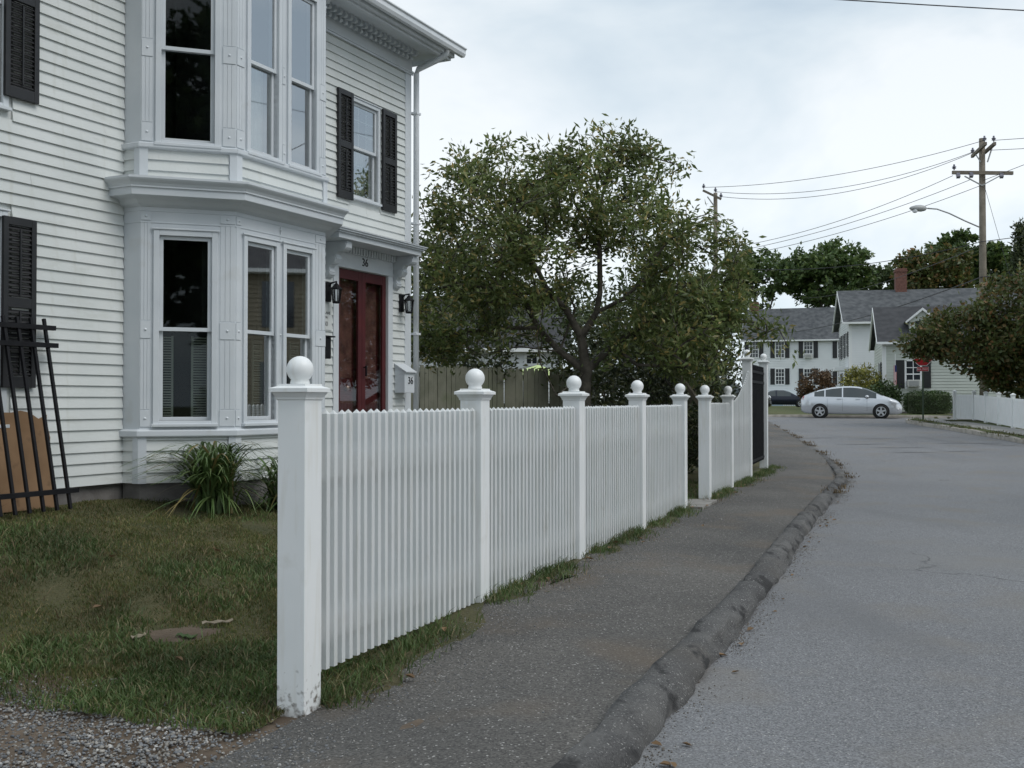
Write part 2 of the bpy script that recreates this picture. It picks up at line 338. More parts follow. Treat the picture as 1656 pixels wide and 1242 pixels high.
def npmesh(name, V, F, smooth=False):
    V = np.asarray(V, np.float32); F = np.asarray(F, np.int32); me = bpy.data.meshes.new(name); k = F.shape[1]
    me.vertices.add(len(V)); me.vertices.foreach_set('co', V.ravel())
    me.loops.add(F.size); me.loops.foreach_set('vertex_index', F.ravel())
    me.polygons.add(len(F)); me.polygons.foreach_set('loop_start', np.arange(0, F.size, k, dtype=np.int32))
    me.update(calc_edges=True); me.validate()
    if smooth: me.polygons.foreach_set('use_smooth', np.ones(len(F), bool))
    return me
def unit(a): return a/np.maximum(np.linalg.norm(a, axis=-1, keepdims=True), 1e-9)
def leaves(name, pos, length, width, droop=.2, dirs=None):
    """diamond leaves, folded along the midrib: 2 triangles pairs each"""
    n = len(pos); d = unit(rng.normal(size=(n, 3)) if dirs is None else dirs+rng.normal(size=(n, 3))*.55)
    d[:, 2] -= droop; d = unit(d); u = unit(np.cross(d, unit(rng.normal(size=(n, 3))))); w = np.cross(u, d)
    L = length*rng.uniform(.5, 1.3, (n, 1)); Wd = width*rng.uniform(.7, 1.2, (n, 1))
    a = pos; t = pos+d*L; m = pos+d*L*.45
    l = m+u*Wd*.5+w*Wd*.18; r = m-u*Wd*.5+w*Wd*.18
    V = np.stack([a, l, t, r], 1).reshape(-1, 3); b = np.arange(n)[:, None]*4
    F = np.concatenate([b+np.array([[0, 1, 2]]), b+np.array([[0, 2, 3]])], 0)
    return npmesh(name, V, F)
def text_mesh(txt, size, depth=.003, align='CENTER'):
    c = bpy.data.curves.new('lettering', 'FONT'); c.body = txt; c.size = size; c.extrude = depth; c.align_x = align; c.align_y = 'CENTER'
    t = bpy.data.objects.new('t', c); COL.objects.link(t); dg = bpy.context.evaluated_depsgraph_get()
    me = bpy.data.meshes.new_from_object(t.evaluated_get(dg)); bpy.data.objects.remove(t); return me
def smooth01(x): x = np.clip(x, 0, 1); return x*x*(3-2*x)

# ------------------------------------------------------------------ ground shape
FD = (.3577, .9338)
def along_d(x, y): return (x+1.115)*.3577+(y-5.6)*.9338, -(x+1.115)*.9338+(y-5.6)*.3577
def rise(x, y):
    r = np.asarray(y, float)+.12*(np.asarray(x, float)-8)
    q = np.clip(r-21, 0, 29)
    return .026*q*smooth01(q/9+.25)+.004*np.clip(r-50, 0, 200)
def road_z(x, y): return -.12+rise(x, y)-.02*smooth01((6-np.asarray(y, float))/4)
def left_z(x, y):
    a, d = along_d(x, y)
    dip = -.165*(1-smooth01((a+.25)/2.6))*smooth01((d+1.5)/1.5)
    lawn = .118*np.clip(d-.1, 0, 4.1)*smooth01((a+.7)/2.6)*(1-smooth01((np.asarray(y, float)-16)/12)*.6)
    return rise(x, y)+dip+lawn-.05*smooth01((-d-.7)/.9)
def grid(name, x0, x1, y0, y1, nx, ny, zf, m, keep=None):
    X, Y = np.meshgrid(np.linspace(x0, x1, nx+1), np.linspace(y0, y1, ny+1)); Z = zf(X, Y)
    V = np.stack([X, Y, Z], -1).reshape(-1, 3)
    i = (np.arange(ny)[:, None]*(nx+1)+np.arange(nx)[None]).ravel()
    F = np.stack([i, i+1, i+nx+2, i+nx+1], 1)
    if keep is not None:
        c = V[F].mean(1); F = F[keep(c[:, 0], c[:, 1])]
    return struct(obj(name, npmesh(name, V, F, True), m))
def strip(name, pathL, pathR, zf, m, nsub=6, dz=0., noise=0.):
    """sheet between two polylines of equal length"""
    A = np.array(pathL, float); B = np.array(pathR, float); t = np.linspace(0, 1, nsub+1)
    P = A[:, None]*(1-t[None, :, None])+B[:, None]*t[None, :, None]
    Z = zf(P[..., 0], P[..., 1])+dz
    V = np.concatenate([P, Z[..., None]], -1).reshape(-1, 3); n, k = len(A), nsub+1
    i = (np.arange(n-1)[:, None]*k+np.arange(nsub)[None]).ravel(); F = np.stack([i, i+1, i+k+1, i+k], 1)
    return struct(obj(name, npmesh(name, V, F, True), m))
def resample(pts, step):
    """Catmull-Rom through the points, even steps"""
    P = [np.array(p, float) for p in pts]; P = [2*P[0]-P[1]]+P+[2*P[-1]-P[-2]]; o = []
    for i in range(1, len(P)-2):
        n = max(2, int(np.linalg.norm(P[i+1]-P[i])/step))
        for k in range(n):
            t = k/n; a, b, c, d = P[i-1:i+3]
            o.append(.5*((2*b)+(c-a)*t+(2*a-5*b+4*c-d)*t*t+(3*b-a-3*c+d)*t**3))
    o.append(P[-2]); return np.array(o)

ROTF = R(-18); TV = (math.cos(R(18)), -math.sin(R(18))); WV = (math.sin(R(18)), math.cos(R(18)))
def far(Rr, t): return (Rr*WV[0]+t*TV[0], Rr*WV[1]+t*TV[1])
def pxt(px, Rr, rot=18): return Rr*math.tan(math.atan((px-828)/1722)-R(rot))

# road: one sheet to beyond the crossing
grid('ground', -700, 900, -300, 1300, 40, 40, lambda x, y: road_z(x, y)-.25-0*x, 'lawn_far')
CURB = resample([(-6.2, -13), (-2.03, -2), (.886, 5.6), (1.96, 8.4), (4.33, 14.85), (5.6, 18.2), (6.6, 21), (7.25, 23.6), (7.76, 26.1), (8.7, 31.7), (9.8, 38.9), (10.3, 43), (10.1, 46), (8.8, 47.9), (6.5, 48.9), (0, 51), (-30, 60.7)], .35)
_cy = CURB[:, 1]; _k = int(np.argmax(_cy > 44))
grid('road', -40, 75, -14, 66, 115, 160, road_z, 'road', lambda x, y: (x > np.interp(y, _cy[:_k], CURB[:_k, 0])-.9) | (.309*x+.951*y > 47.6))
# berm: rounded, lumpy asphalt
def berm():
    B = resample(CURB[::3], .09); B = B[B[:, 1] < 47]; n = len(B); nx = np.array(offset([tuple(p) for p in B], 1.0))-B
    prof = [(o_*.68, z_*.74) for o_, z_ in [(-.02, -.04), (0, .0), (.015, .055), (.035, .105), (.075, .148), (.13, .168), (.22, .170), (.285, .160), (.308, .135), (.312, .02)]]; k = len(prof); V = np.zeros((n, k, 3))
    ph = np.arange(n)*.09; sm = lambda w: np.convolve(np.pad(rng.normal(size=n), w, mode='edge'), np.hanning(2*w+1)/np.sqrt((np.hanning(2*w+1)**2).sum()), 'same')[w:-w]
    big, mid_ = sm(30), sm(8)
    gap = np.ones(n)
    for y0, dp, w in ((4.75, .35, .10), (8.75, .5, .10), (9.15, .25, .2), (14.3, .6, .16), (17.0, .7, .22), (19.3, .5, .25), (12.1, .2, .06)): gap = gap*(1-dp*np.exp(-((B[:, 1]-y0)/w)**2))
    for j, (o, z) in enumerate(prof):
        e = .008*sm(6)+.008*sm(2)+.006*big; q = B+nx*(o+e*(1.2 if j < 4 else .7))[:, None]
        if j in (3, 4, 5): q = q+nx*(.035*(1-gap))[:, None]
        V[:, j, :2] = q; V[:, j, 2] = road_z(B[:, 0], B[:, 1])+z*(1+.035*big+.03*mid_+.035*sm(2))*(gap if 1 < j < 8 else .5+.5*gap)*np.where(B[:, 1] > 23, np.interp(B[:, 1], [23, 27], [1, .72]), 1)
    i = (np.arange(n-1)[:, None]*k+np.arange(k-1)[None]).ravel(); F = np.stack([i, i+1, i+k+1, i+k], 1)
    return struct(obj('kerb_berm', npmesh('kerb_berm', V.reshape(-1, 3), F, True), 'berm'))
berm()
# sidewalk sheet behind berm; inner edge slightly under the lawn
IN = np.array(offset([tuple(p) for p in CURB], .185)); OUT = np.array(offset([tuple(p) for p in CURB], 1.80))
def walk_z(x, y):
    return left_z(x, y)-.012
strip('sidewalk', OUT, IN, walk_z, 'walk', 8)
# lawn sheet left of the walk, through the yard to the cross street
def lawn_z(x, y):
    a, d = along_d(x, y)
    return left_z(x, y)+(.012*np.sin(x*5.1+y*2.3)*np.sin(y*4.3-x*1.7)+.008*np.sin(x*11+y*7))*smooth01((d+.2)/.3)-.012*(d < -.12)
def lawn_sheet():
    E = np.array(offset([tuple(p) for p in CURB[:_k+4]], 1.62)); a, d = along_d(E[:, 0], E[:, 1]); E = E[a > -.25]
    n = len(E); ph = np.arange(n)
    k = smooth01((E[:, 1]-18)/10)[:, None]; D = unit(np.array([[-.9338, .3577]])*(1-k)+np.array([[-1., .05]])*k)
    E = E+D*(.07*np.sin(ph*1.1)+.05*np.sin(ph*2.7)+.05*rng.normal(size=n))[:, None]
    t = np.concatenate([np.linspace(0, 6, 46), np.linspace(6.5, 20, 20)])
    P = E[:, None]+D[:, None]*t[None, :, None]
    P[0, 1:] += rng.normal(size=(len(t)-1, 2))*.06
    V = np.concatenate([P, lawn_z(P[..., 0], P[..., 1])[..., None]], -1); V[0, :, 2] -= .05
    q = len(t); i = (np.arange(n-1)[:, None]*q+np.arange(q-1)[None]).ravel(); F = np.stack([i, i+q, i+q+1, i+1], 1)
    struct(obj('lawn', npmesh('lawn', V.reshape(-1, 3), F, True), 'soil'))
lawn_sheet()
# gravel drive + dirt by the first post
grid('gravel_drive', -12, .6, -4, 6.6, 84, 71, lambda x, y: left_z(x, y)-.022-.01*np.sin(x*3)*np.sin(y*4), 'dirt',
     lambda x, y: (along_d(x, y)[0] < .6) & (along_d(x, y)[1] > -1.2))

# right-hand block with kerb and walk
RC = resample([(10.6, 0), (12.2, 12), (13.2, 20), (14.0, 25), (15.1, 31.5), (15.85, 38), (16.3, 43), (16.6, 44.9), (17.6, 45.5), (20, 44.8), (25, 43), (60, 31.7)], .6)
RC = RC[::-1]
m_ = MB(); rcl = [tuple(p) for p in RC]
def swept(name, path, prof, zf, m):
    n = len(path); k = len(prof); V = np.zeros((n, k, 3))
    for j, (o, z) in enumerate(prof):
        q = np.array(offset([tuple(p) for p in path], o)); V[:, j, :2] = q; V[:, j, 2] = zf(path[:, 0], path[:, 1])+z+.012*np.sin(np.arange(n)*1.3)*(z > .05)
    i = (np.arange(n-1)[:, None]*k+np.arange(k-1)[None]).ravel(); F = np.stack([i, i+1, i+k+1, i+k], 1)
    return struct(obj(name, npmesh(name, V.reshape(-1, 3), F), m))
swept('kerb', RC, [(0, -.05), (.0, .12), (.02, .14), (.16, .145), (.16, .0)], road_z, 'kerb')
strip('grass_verge', np.array(offset(rcl, .16)), np.array(offset(rcl, .55)), lambda x, y: road_z(x, y)+.15, 'lawn_far', 2)
strip('sidewalk_across', np.array(offset(rcl, .55)), np.array(offset(rcl, 1.75)), lambda x, y: road_z(x, y)+.16, 'far_walk', 2)
strip('lawn_across', np.array(offset(rcl, 1.75)), np.array(offset(rcl, 3.2)), lambda x, y: road_z(x, y)+.165, 'lawn_far', 2)
grid('lawn_across_rear', 15.5, 60, 12, 46, 60, 60, lambda x, y: road_z(x, y)+.16, 'lawn_far', lambda x, y: (x > np.interp(y, [12, 20, 31.5, 38, 43.5], [15.2, 16.2, 18.1, 18.8, 19.6])) & (.309*x+.951*y < 45.9))
# far block
FK = np.array([far(53.7, t) for t in np.linspace(-55, 70, 120)])[::-1]
swept('kerb_far', FK[::-1], [(0, -.05), (0, .11), (.15, .12), (.15, 0)], road_z, 'kerb')
def farblock():
    V = []; F = []; ts = np.linspace(-60, 75, 60); rs = [53.85, 55, 58, 62, 70, 80, 95, 110, 150, 220]
    for r in rs:
        for t in ts:
            x, y = far(r, t); V.append((x, y, float(road_z(x, y))+.12+.0*r))
    for i in range(len(rs)-1):
        for j in range(len(ts)-1): q = i*60+j; F.append((q, q+1, q+61, q+60))
    struct(obj('lawn_far', npmesh('lawn_far', V, F, True), 'lawn_far'))
farblock()
def gz(x, y): return float(road_z(x, y))+.12

def cracks(m):
    nt = m.node_tree; b = nt.nodes['Principled BSDF']; p = _pos(nt)
    n = nt.nodes.new('ShaderNodeTexNoise'); n.inputs['Scale'].default_value = 1.6; n.inputs['Detail'].default_value = 5
    a = nt.nodes.new('ShaderNodeVectorMath'); a.operation = 'MULTIPLY_ADD'; a.inputs[1].default_value = (.9, .9, .9)
    v = nt.nodes.new('ShaderNodeTexVoronoi'); v.feature = 'DISTANCE_TO_EDGE'; v.inputs['Scale'].default_value = .17
    r = nt.nodes.new('ShaderNodeMapRange'); r.inputs['From Min'].default_value = .0035; r.inputs['From Max'].default_value = .0012
    k = nt.nodes.new('ShaderNodeTexNoise'); k.inputs['Scale'].default_value = .33; kr = nt.nodes.new('ShaderNodeMapRange'); kr.inputs['From Min'].default_value = .57; kr.inputs['From Max'].default_value = .66
    mu = nt.nodes.new('ShaderNodeMath'); mu.operation = 'MULTIPLY'; x = nt.nodes.new('ShaderNodeMix'); x.data_type = 'RGBA'; x.inputs['B'].default_value = (.045, .045, .047, 1)
    L = nt.links.new; L(p, n.inputs['Vector']); L(n.outputs['Color'], a.inputs[0]); L(p, a.inputs[2]); L(a.outputs[0], v.inputs['Vector']); L(v.outputs['Distance'], r.inputs['Value'])
    L(p, k.inputs['Vector']); L(k.outputs['Fac'], kr.inputs['Value']); L(r.outputs[0], mu.inputs[0]); L(kr.outputs[0], mu.inputs[1]); L(mu.outputs[0], x.inputs['Factor'])
    L(b.inputs['Base Color'].links[0].from_socket, x.inputs['A']); L(x.outputs['Result'], b.inputs['Base Color'])
mixcol(M['road'], (.125, .127, .132), .55, .55, .85, (1.6, .35, 1)); mixcol(M['road'], (.185, .185, .183), .3, .55, .75, (1, 1, 1)); cracks(M['road'])
# sand gathered at the foot of the berm
_g = CURB[30:_k]; _n = len(_g); _o = np.array(offset([tuple(p) for p in _g], 1.))-_g; _w = .035+.03*np.sin(np.arange(_n)*.8)+.04*rng.random(_n)+.02*np.sin(np.arange(_n)*2.3)
# tar-filled seams on the far part of the road
for i, (x, y, l, w, an) in enumerate([(10.4, 31.5, .9, .06, .1), (11.0, 30.0, .8, .07, -.1), (12.1, 28.6, .6, .05, .05), (10.6, 28.2, .7, .05, .0), (13.6, 31.8, 1.1, .07, -.05), (14.2, 31.0, .5, .06, -.5), (12.6, 25.5, .35, .07, .1), (13.4, 23.6, .6, .05, -.4), (9.9, 34.5, .8, .06, .1), (11.6, 34, .9, .06, 0)]):
    K = 12; V = []
    for k in range(K+1):
        u = -l+2*l*k/K; hwid = w*(math.sin(math.pi*(k+.3)/(K+.6)))*(1+.3*math.sin(k*2.1+i)); c, q = math.cos(an), math.sin(an); yy = .05*math.sin(k*.8+i)
        for sg in (-1, 1): px, py = x+u*c-(yy+sg*hwid)*q, y+u*q+(yy+sg*hwid)*c; V.append((px, py, float(road_z(px, py))+.005))
    struct(obj('tar_patch', npmesh('tar_patch', V, [(2*k, 2*k+2, 2*k+3, 2*k+1) for k in range(K)]), 'tar'))

# ================================================================== THE WHITE HOUSE
HA = math.atan2(.8962, .4436)
house = thing('white_house', 'white clapboard house with two-storey bay window and red double door', 'house', (-3.89, 10.5, 0), HA)
def H(s, d, z): return (s, -d, z)                       # house coordinates: along wall, out of wall, up
class Fr:                                                # a face of the house: origin, direction, outward normal in (s, d)
    def __init__(f, o, t, n): f.o, f.t, f.n = o, t, n
    def __call__(f, a, o, z): return H(f.o[0]+a*f.t[0]+o*f.n[0], f.o[1]+a*f.t[1]+o*f.n[1], z)
q_ = 2**-.5
WALL = Fr((0, 0), (1, 0), (0, 1)); RETL = Fr((.056, 0), (0, 1), (-1, 0)); ANGL = Fr((.056, .233), (q_, q_), (-q_, q_))
FRON = Fr((.70, .877), (1, 0), (0, 1)); ANGR = Fr((2.203, .877), (q_, -q_), (q_, q_)); RETR = Fr((2.847, .233), (0, -1), (1, 0))
BAY = [(.056, 0), (.056, .233), (.70, .877), (2.203, .877), (2.847, .233), (2.847, 0)]
LEN = {'RETL': .233, 'ANGL': .911, 'FRON': 1.503, 'ANGR': .911, 'RETR': .233}
def bsweep(prof, closed=True):
    m = MB(); pts = [(s, -d) for s, d in BAY]; pts = pts      # path in local xy; outside is to the right -> negative offset
    m.sweep(pts, [(-o, z) for o, z in prof], closed); return m
def panel(fr, a0, a1, z0, z1, holes, o0, o1):
    """slab with rectangular holes"""
    A = sorted({a0, a1, *[h[0] for h in holes], *[h[1] for h in holes]}); Z = sorted({z0, z1, *[h[2] for h in holes], *[h[3] for h in holes]})
    m = MB()
    for i in range(len(A)-1):
        for j in range(len(Z)-1):
            ca, cz = (A[i]+A[i+1])/2, (Z[j]+Z[j+1])/2
            if any(h[0] < ca < h[1] and h[2] < cz < h[3] for h in holes): continue
            m.box(A[i], A[i+1], o0, o1, Z[j], Z[j+1], fr)
    return m
# window openings
ULEFT = (-2.20, -1.33, 4.06, 5.86); LLEFT = (-2.20, -1.33, 1.27, 3.06)
UR = (3.96, 4.58, 4.17, 5.43); DOOR = (3.66, 4.83, .72, 3.185)
WT, ZE = .64, 6.20
wl_ = panel(WALL, -4.5, .056, WT, 6.42, [ULEFT, LLEFT], -.16, -.004); wallL = wl_.build('wall', 'siding', house)
wr_ = panel(WALL, 2.847, 5.40, WT, 6.42, [UR, DOOR], -.16, -.004); wallR = wr_.build('wall', 'siding', house)
m = MB(); m.box(-4.5, -4.34, -7.2, -.16, WT, 6.42, H); m.box(5.24, 5.40, -7.2, -.16, WT, 6.42, H); m.box(-4.5, 5.40, -7.36, -7.2, WT, 6.42, H); m.build('wall', 'siding', house)
_cb = {}
def clap_mesh(L, e, cap):
    k = (round(L, 3), round(e, 3))
    if k not in _cb:
        b = MB(); t0, t1 = .026, .005
        b.add([(0, 0, 0), (L, 0, 0), (L, -t0, 0), (0, -t0, 0), (0, 0, e+.012), (L, 0, e+.012), (L, -t1, e+.012), (0, -t1, e+.012)],
              [(0, 1, 2, 3), (4, 7, 6, 5), (3, 2, 6, 7), (0, 4, 5, 1), (0, 3, 7, 4), (1, 5, 6, 2)])
        _cb[k] = b.mesh('clapboard')
    return _cb[k]
def clap(fr, a0, a1, z0, z1, parent, e=.106, holes=(), o=0.0):
    z = z0
    ang = math.atan2(-fr.t[1], fr.t[0])
    while z < z1-.02:
        h_ = min(e, z1-z)
        iv = [(a0, a1)]
        for (h0, h1, hz0, hz1) in holes:
            if z+h_*.98 > hz0 and z < hz1-.01:
                nv = []
                for (p, q) in iv:
                    if h1 <= p or h0 >= q: nv.append((p, q)); continue
                    if h0 > p: nv.append((p, h0))
                    if h1 < q: nv.append((h1, q))
                iv = nv
        jv = []
        for (p, q) in iv:
            if q-p > 1.9 and random.random() < .6: j_ = random.uniform(p+.5, q-.4); jv += [(p, j_-.0015), (j_+.0015, q)]
            else: jv.append((p, q))
        for (p, q) in jv:
            if q-p < .02: continue
            c = obj('clapboard', clap_mesh(q-p, h_, 0), 'siding', parent); c.location = fr(p, o+random.uniform(0, .0012), z+random.uniform(-.0012, .0012)); c.rotation_euler = (0, 0, ang)
        z += e
clap(WALL, -4.5, .05, WT, ZE, wallL, holes=[(ULEFT[0]-.10, ULEFT[1]+.10, ULEFT[2]-.12, ULEFT[3]+.12), (LLEFT[0]-.10, LLEFT[1]+.10, LLEFT[2]-.12, LLEFT[3]+.12)])
clap(WALL, 2.86, 5.27, WT, ZE, wallR, holes=[(UR[0]-.07, UR[1]+.07, UR[2]-.09, UR[3]+.09), (DOOR[0]-.12, DOOR[1]+.12, 0, 3.46)])
m = MB(); m.box(-4.48, 5.38, -7.3, -.03, -.4, WT-.003, H); m.build('foundation', 'foundation', house)
m = MB(); m.sweep([(s, -d) for s, d in BAY], [(.02, -.4), (.02, WT-.003)]); m.build('foundation', 'foundation', house)
# corner board, frieze, soffit, cornice, gutter, roof
m = MB(); m.box(5.27, 5.42, -.02, .028, WT-.01, 6.24, H); m.box(5.4005, 5.43, -.15, .0279, WT-.01, 6.24, H); m.build('corner_board', 'trim', house, bevel=.004)
m = MB(); m.box(-4.5, 5.44, 0, .035, 6.20, 6.42, H); m.build('frieze_board', 'trim', house, bevel=.004)
m = MB(); m.box(-4.5, 5.45, .035, .06, 6.185, 6.215, H); m.box(-4.5, 5.45, .036, .05, 6.155, 6.185, H); m.build('frieze_moulding', 'trim', house, bevel=.006)
m = MB()
m.box(-4.8, 5.73, -.2, .50, 6.46, 6.50, H); m.build('soffit', 'trim', house)
m = MB(); m.box(-4.8, 5.73, .44, .50, 6.395, 6.46, H); m.box(-4.8, 5.76, .5005, .56, 6.43, 6.60, H); m.box(5.7305, 5.76, -.3, .5, 6.40, 6.62, H); m.build('fascia', 'trim', house, bevel=.006)
k = 0; s = 3.0
scroll = MB()
for zz, dd0, dd1 in ((6.425, .0, .16), (6.39, .0, .12), (6.355, .0, .075)):
    scroll.box(-.024, .024, -dd1, -dd0, zz-6.46, zz-6.46+.036)
scroll.tube([(-.026, -.135, -.045), (.026, -.135, -.045)], .034, 10); scroll.tube([(-.026, -.06, -.10), (.026, -.06, -.10)], .028, 10)
scm = scroll.mesh('modillion')
while s < 5.35:
    c = obj('modillion', scm, 'trim', house); c.location = H(s, .036, 6.46); s += .115
m = MB(); gp = [(0, 0), (.0, -.10), (.03, -.125), (.085, -.125), (.105, -.085), (.105, -.03), (.125, -.015), (.125, 0), (.118, 0), (.118, -.01), (.097, -.03), (.097, -.08), (.08, -.115), (.008, -.11), (.008, 0)]
for s0, s1 in ((-4.8, 5.90),):
    k0 = len(m.v); n = len(gp)
    for ss in (s0, s1): m.v += [H(ss, .562+a, 6.595+b) for a, b in gp]
    for j in range(n): m.f.append((k0+j, k0+(j+1) % n, k0+n+(j+1) % n, k0+n+j))
    m.f.append(tuple(k0+j for j in range(n))); m.f.append(tuple(k0+n+j for j in range(n-1, -1, -1)))
m.build('gutter', 'gutter', house)
m = MB(); m.tube([H(5.50, .60, 6.50), H(5.50, .58, 6.42), H(5.505, .45, 6.36), H(5.50, .10, 6.26), H(5.50, .068, 6.20), H(5.50, .068, 5.9), H(5.50, .068, .75)], .042, 10); m.build('downspout', 'gutter', house, True)
m = MB()
for zz in (5.6, 4.0, 2.4, 1.2): m.box(5.44, 5.56, .0, .112, zz, zz+.03, H)
m.build('downspout_strap', 'gutter', house)
m = MB(); z0, z1 = 6.615, 8.6
m.add([H(-4.85, .62, z0), H(5.80, .62, z0), H(5.80, -3.6, z1), H(-4.85, -3.6, z1), H(-4.85, -7.8, z0), H(5.80, -7.8, z0), H(-4.85, .62, z0-.03), H(5.80, .62, z0-.03), H(5.80, -3.6, z1-.05), H(-4.85, -3.6, z1-.05), H(-4.85, -7.8, z0-.03), H(5.80, -7.8, z0-.03)],
      [(0, 1, 2, 3), (3, 2, 5, 4), (7, 6, 9, 8), (8, 9, 10, 11), (0, 6, 7, 1), (1, 7, 8, 2), (2, 8, 11, 5), (0, 3, 9, 6), (3, 4, 10, 9), (4, 5, 11, 10)]); m.build('roof', 'roof', house)
m = MB(); m.add([H(5.36, -.1, 6.5), H(5.36, -7.3, 6.5), H(5.36, -3.6, 8.4), H(-4.46, -.1, 6.5), H(-4.46, -7.3, 6.5), H(-4.46, -3.6, 8.4)], [(0, 1, 2), (3, 5, 4)]); m.build('gable', 'siding', house)

# ---- windows
def window(fr, w, meet, cas=.055, casz=None, proud=.025, sill=True, muntins=None, inside=None, depth=.9, upper_mat='glass'):
    a0, a1, z0, z1 = w
    c = MB(); t = cas; f = .045
    c.box(a0-t, a0, -.10, proud, z0-t, z1+t, fr); c.box(a1, a1+t, -.10, proud, z0-t, z1+t, fr)
    c.box(a0, a1, -.10, proud-.001, z1, z1+t, fr); c.box(a0, a1, -.10, proud-.001, z0-t, z0, fr)
    win = c.build('window', 'trim', house, bevel=.004)
    def sash(zl, zh, o):
        b = MB(); g = .038; b.box(a0, a0+g, o-.03, o, zl, zh, fr); b.box(a1-g, a1, o-.03, o, zl, zh, fr); b.box(a0+g, a1-g, o-.03, o-.0005, zl, zl+g, fr); b.box(a0+g, a1-g, o-.03, o-.0005, zh-g, zh, fr)
        b.build('sash', 'trim', win, bevel=.002)
        if muntins:
            mc, mr, which = muntins
            if which == 'both' or (which == 'upper') == (zl >= meet-.03):
                mm = MB()
                for i in range(1, mc): x = a0+g+(a1-a0-2*g)*i/mc; mm.box(x-.006, x+.006, o-.028, o-.0195, zl+g, zh-g, fr)
                for i in range(1, mr): z = zl+g+(zh-zl-2*g)*i/mr; mm.box(a0+g, a1-g, o-.0275, o-.0195, z-.006, z+.006, fr)
                mm.build('muntin', 'curtain', win)
        p = MB(); p.box(a0+g-.004, a1-g+.004, o-.019, o-.014, zl+g-.004, zh-g+.004, fr); p.build('pane', 'glass', win)
    sash(meet-.02, z1, -.01); sash(z0, meet+.02, -.045)
    if sill:
        b = MB(); b.box(a0-t-.012, a1+t+.012, -.06, proud+.028, z0-t-.004, z0-t+.026, fr); b.build('sill', 'trim', win, bevel=.004)
        b = MB(); b.box(a0-t-.02, a1+t+.02, proud*.5, proud+.012, z1+t+.001, z1+t+.018, fr); b.build('drip_cap', 'trim', win, bevel=.004)
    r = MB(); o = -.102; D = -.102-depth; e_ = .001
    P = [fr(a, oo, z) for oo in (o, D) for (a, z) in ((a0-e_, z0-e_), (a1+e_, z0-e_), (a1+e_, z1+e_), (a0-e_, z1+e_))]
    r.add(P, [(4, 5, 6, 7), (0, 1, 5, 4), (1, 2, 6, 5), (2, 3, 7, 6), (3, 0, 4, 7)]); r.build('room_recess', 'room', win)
    if inside == 'louvre' :
        for (x0, x1) in ((a0+.02, a0+.14), (a1-.19, a1-.02)):
            b = MB(); b.box(x0, x0+.022, -.16, -.14, z0, meet-.06, fr); b.box(x1-.022, x1, -.16, -.14, z0, meet-.06, fr); zz = z0+.02
            while zz < meet-.08: b.box(x0+.022, x1-.022, -.158, -.142, zz, zz+.014, fr); zz += .026
            b.build('inside_shutter', 'blind', win)
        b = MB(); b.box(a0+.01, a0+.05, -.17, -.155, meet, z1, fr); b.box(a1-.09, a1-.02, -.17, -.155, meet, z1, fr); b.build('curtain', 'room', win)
    if inside == 'curtain':
        b = MB(); n = 40; P = []
        for i in range(n+1):
            a = a0+.01+(a1-a0-.02)*i/n; oo = -.20+.02*math.sin(i*1.1)+.008*math.sin(i*2.7)
            P += [fr(a, oo, z0), fr(a, oo, meet+.02)]
        b.add(P, [(2*i, 2*i+2, 2*i+3, 2*i+1) for i in range(n)]); b.build('curtain', 'curtain', win, True)
    return win
window(WALL, ULEFT, 4.96); window(WALL, LLEFT, 2.16, inside='louvre')
window(WALL, UR, 4.83, cas=.045, muntins=(3, 3, 'both'), inside='curtain')
LA = (.18, .68, 1.25, 3.085); UA = (.19, .70, 4.03, 5.93)
LF1 = (.16, .62, 1.25, 3.085); LF2 = (.79, 1.24, 1.25, 3.085); UF1 = (.20, .65, 4.03, 5.93); UF2 = (.86, 1.31, 4.03, 5.93)
MR = lambda w: (LEN['ANGR']-w[1], LEN['ANGR']-w[0], w[2], w[3])
for fr, ln, los, his in ((ANGL, .911, [LA], [UA]), (FRON, 1.503, [LF1, LF2], [UF1, UF2]), (ANGR, .911, [MR(LA)], [MR(UA)])):
    panel(fr, 0, ln, 1.10, 3.46, los, -.12, 0).build('bay_wall', 'trim', house)
    panel(fr, 0, ln, 3.60, 6.42, his, -.12, 0).build('bay_wall', 'trim', house)
    for w in los: window(fr, w, 2.16, inside='louvre' if fr is not FRON else 'louvre')
    for i, w in enumerate(his): window(fr, w, 4.96, inside='curtain' if fr is FRON and i == 0 else None)
for fr, ln in ((RETL, .233), (RETR, .233)):
    panel(fr, 0, ln, 1.10, 3.46, [], -.05, 0).build('bay_wall', 'trim', house); panel(fr, 0, ln, 3.95, 6.42, [], -.05, 0).build('bay_wall', 'trim', house)
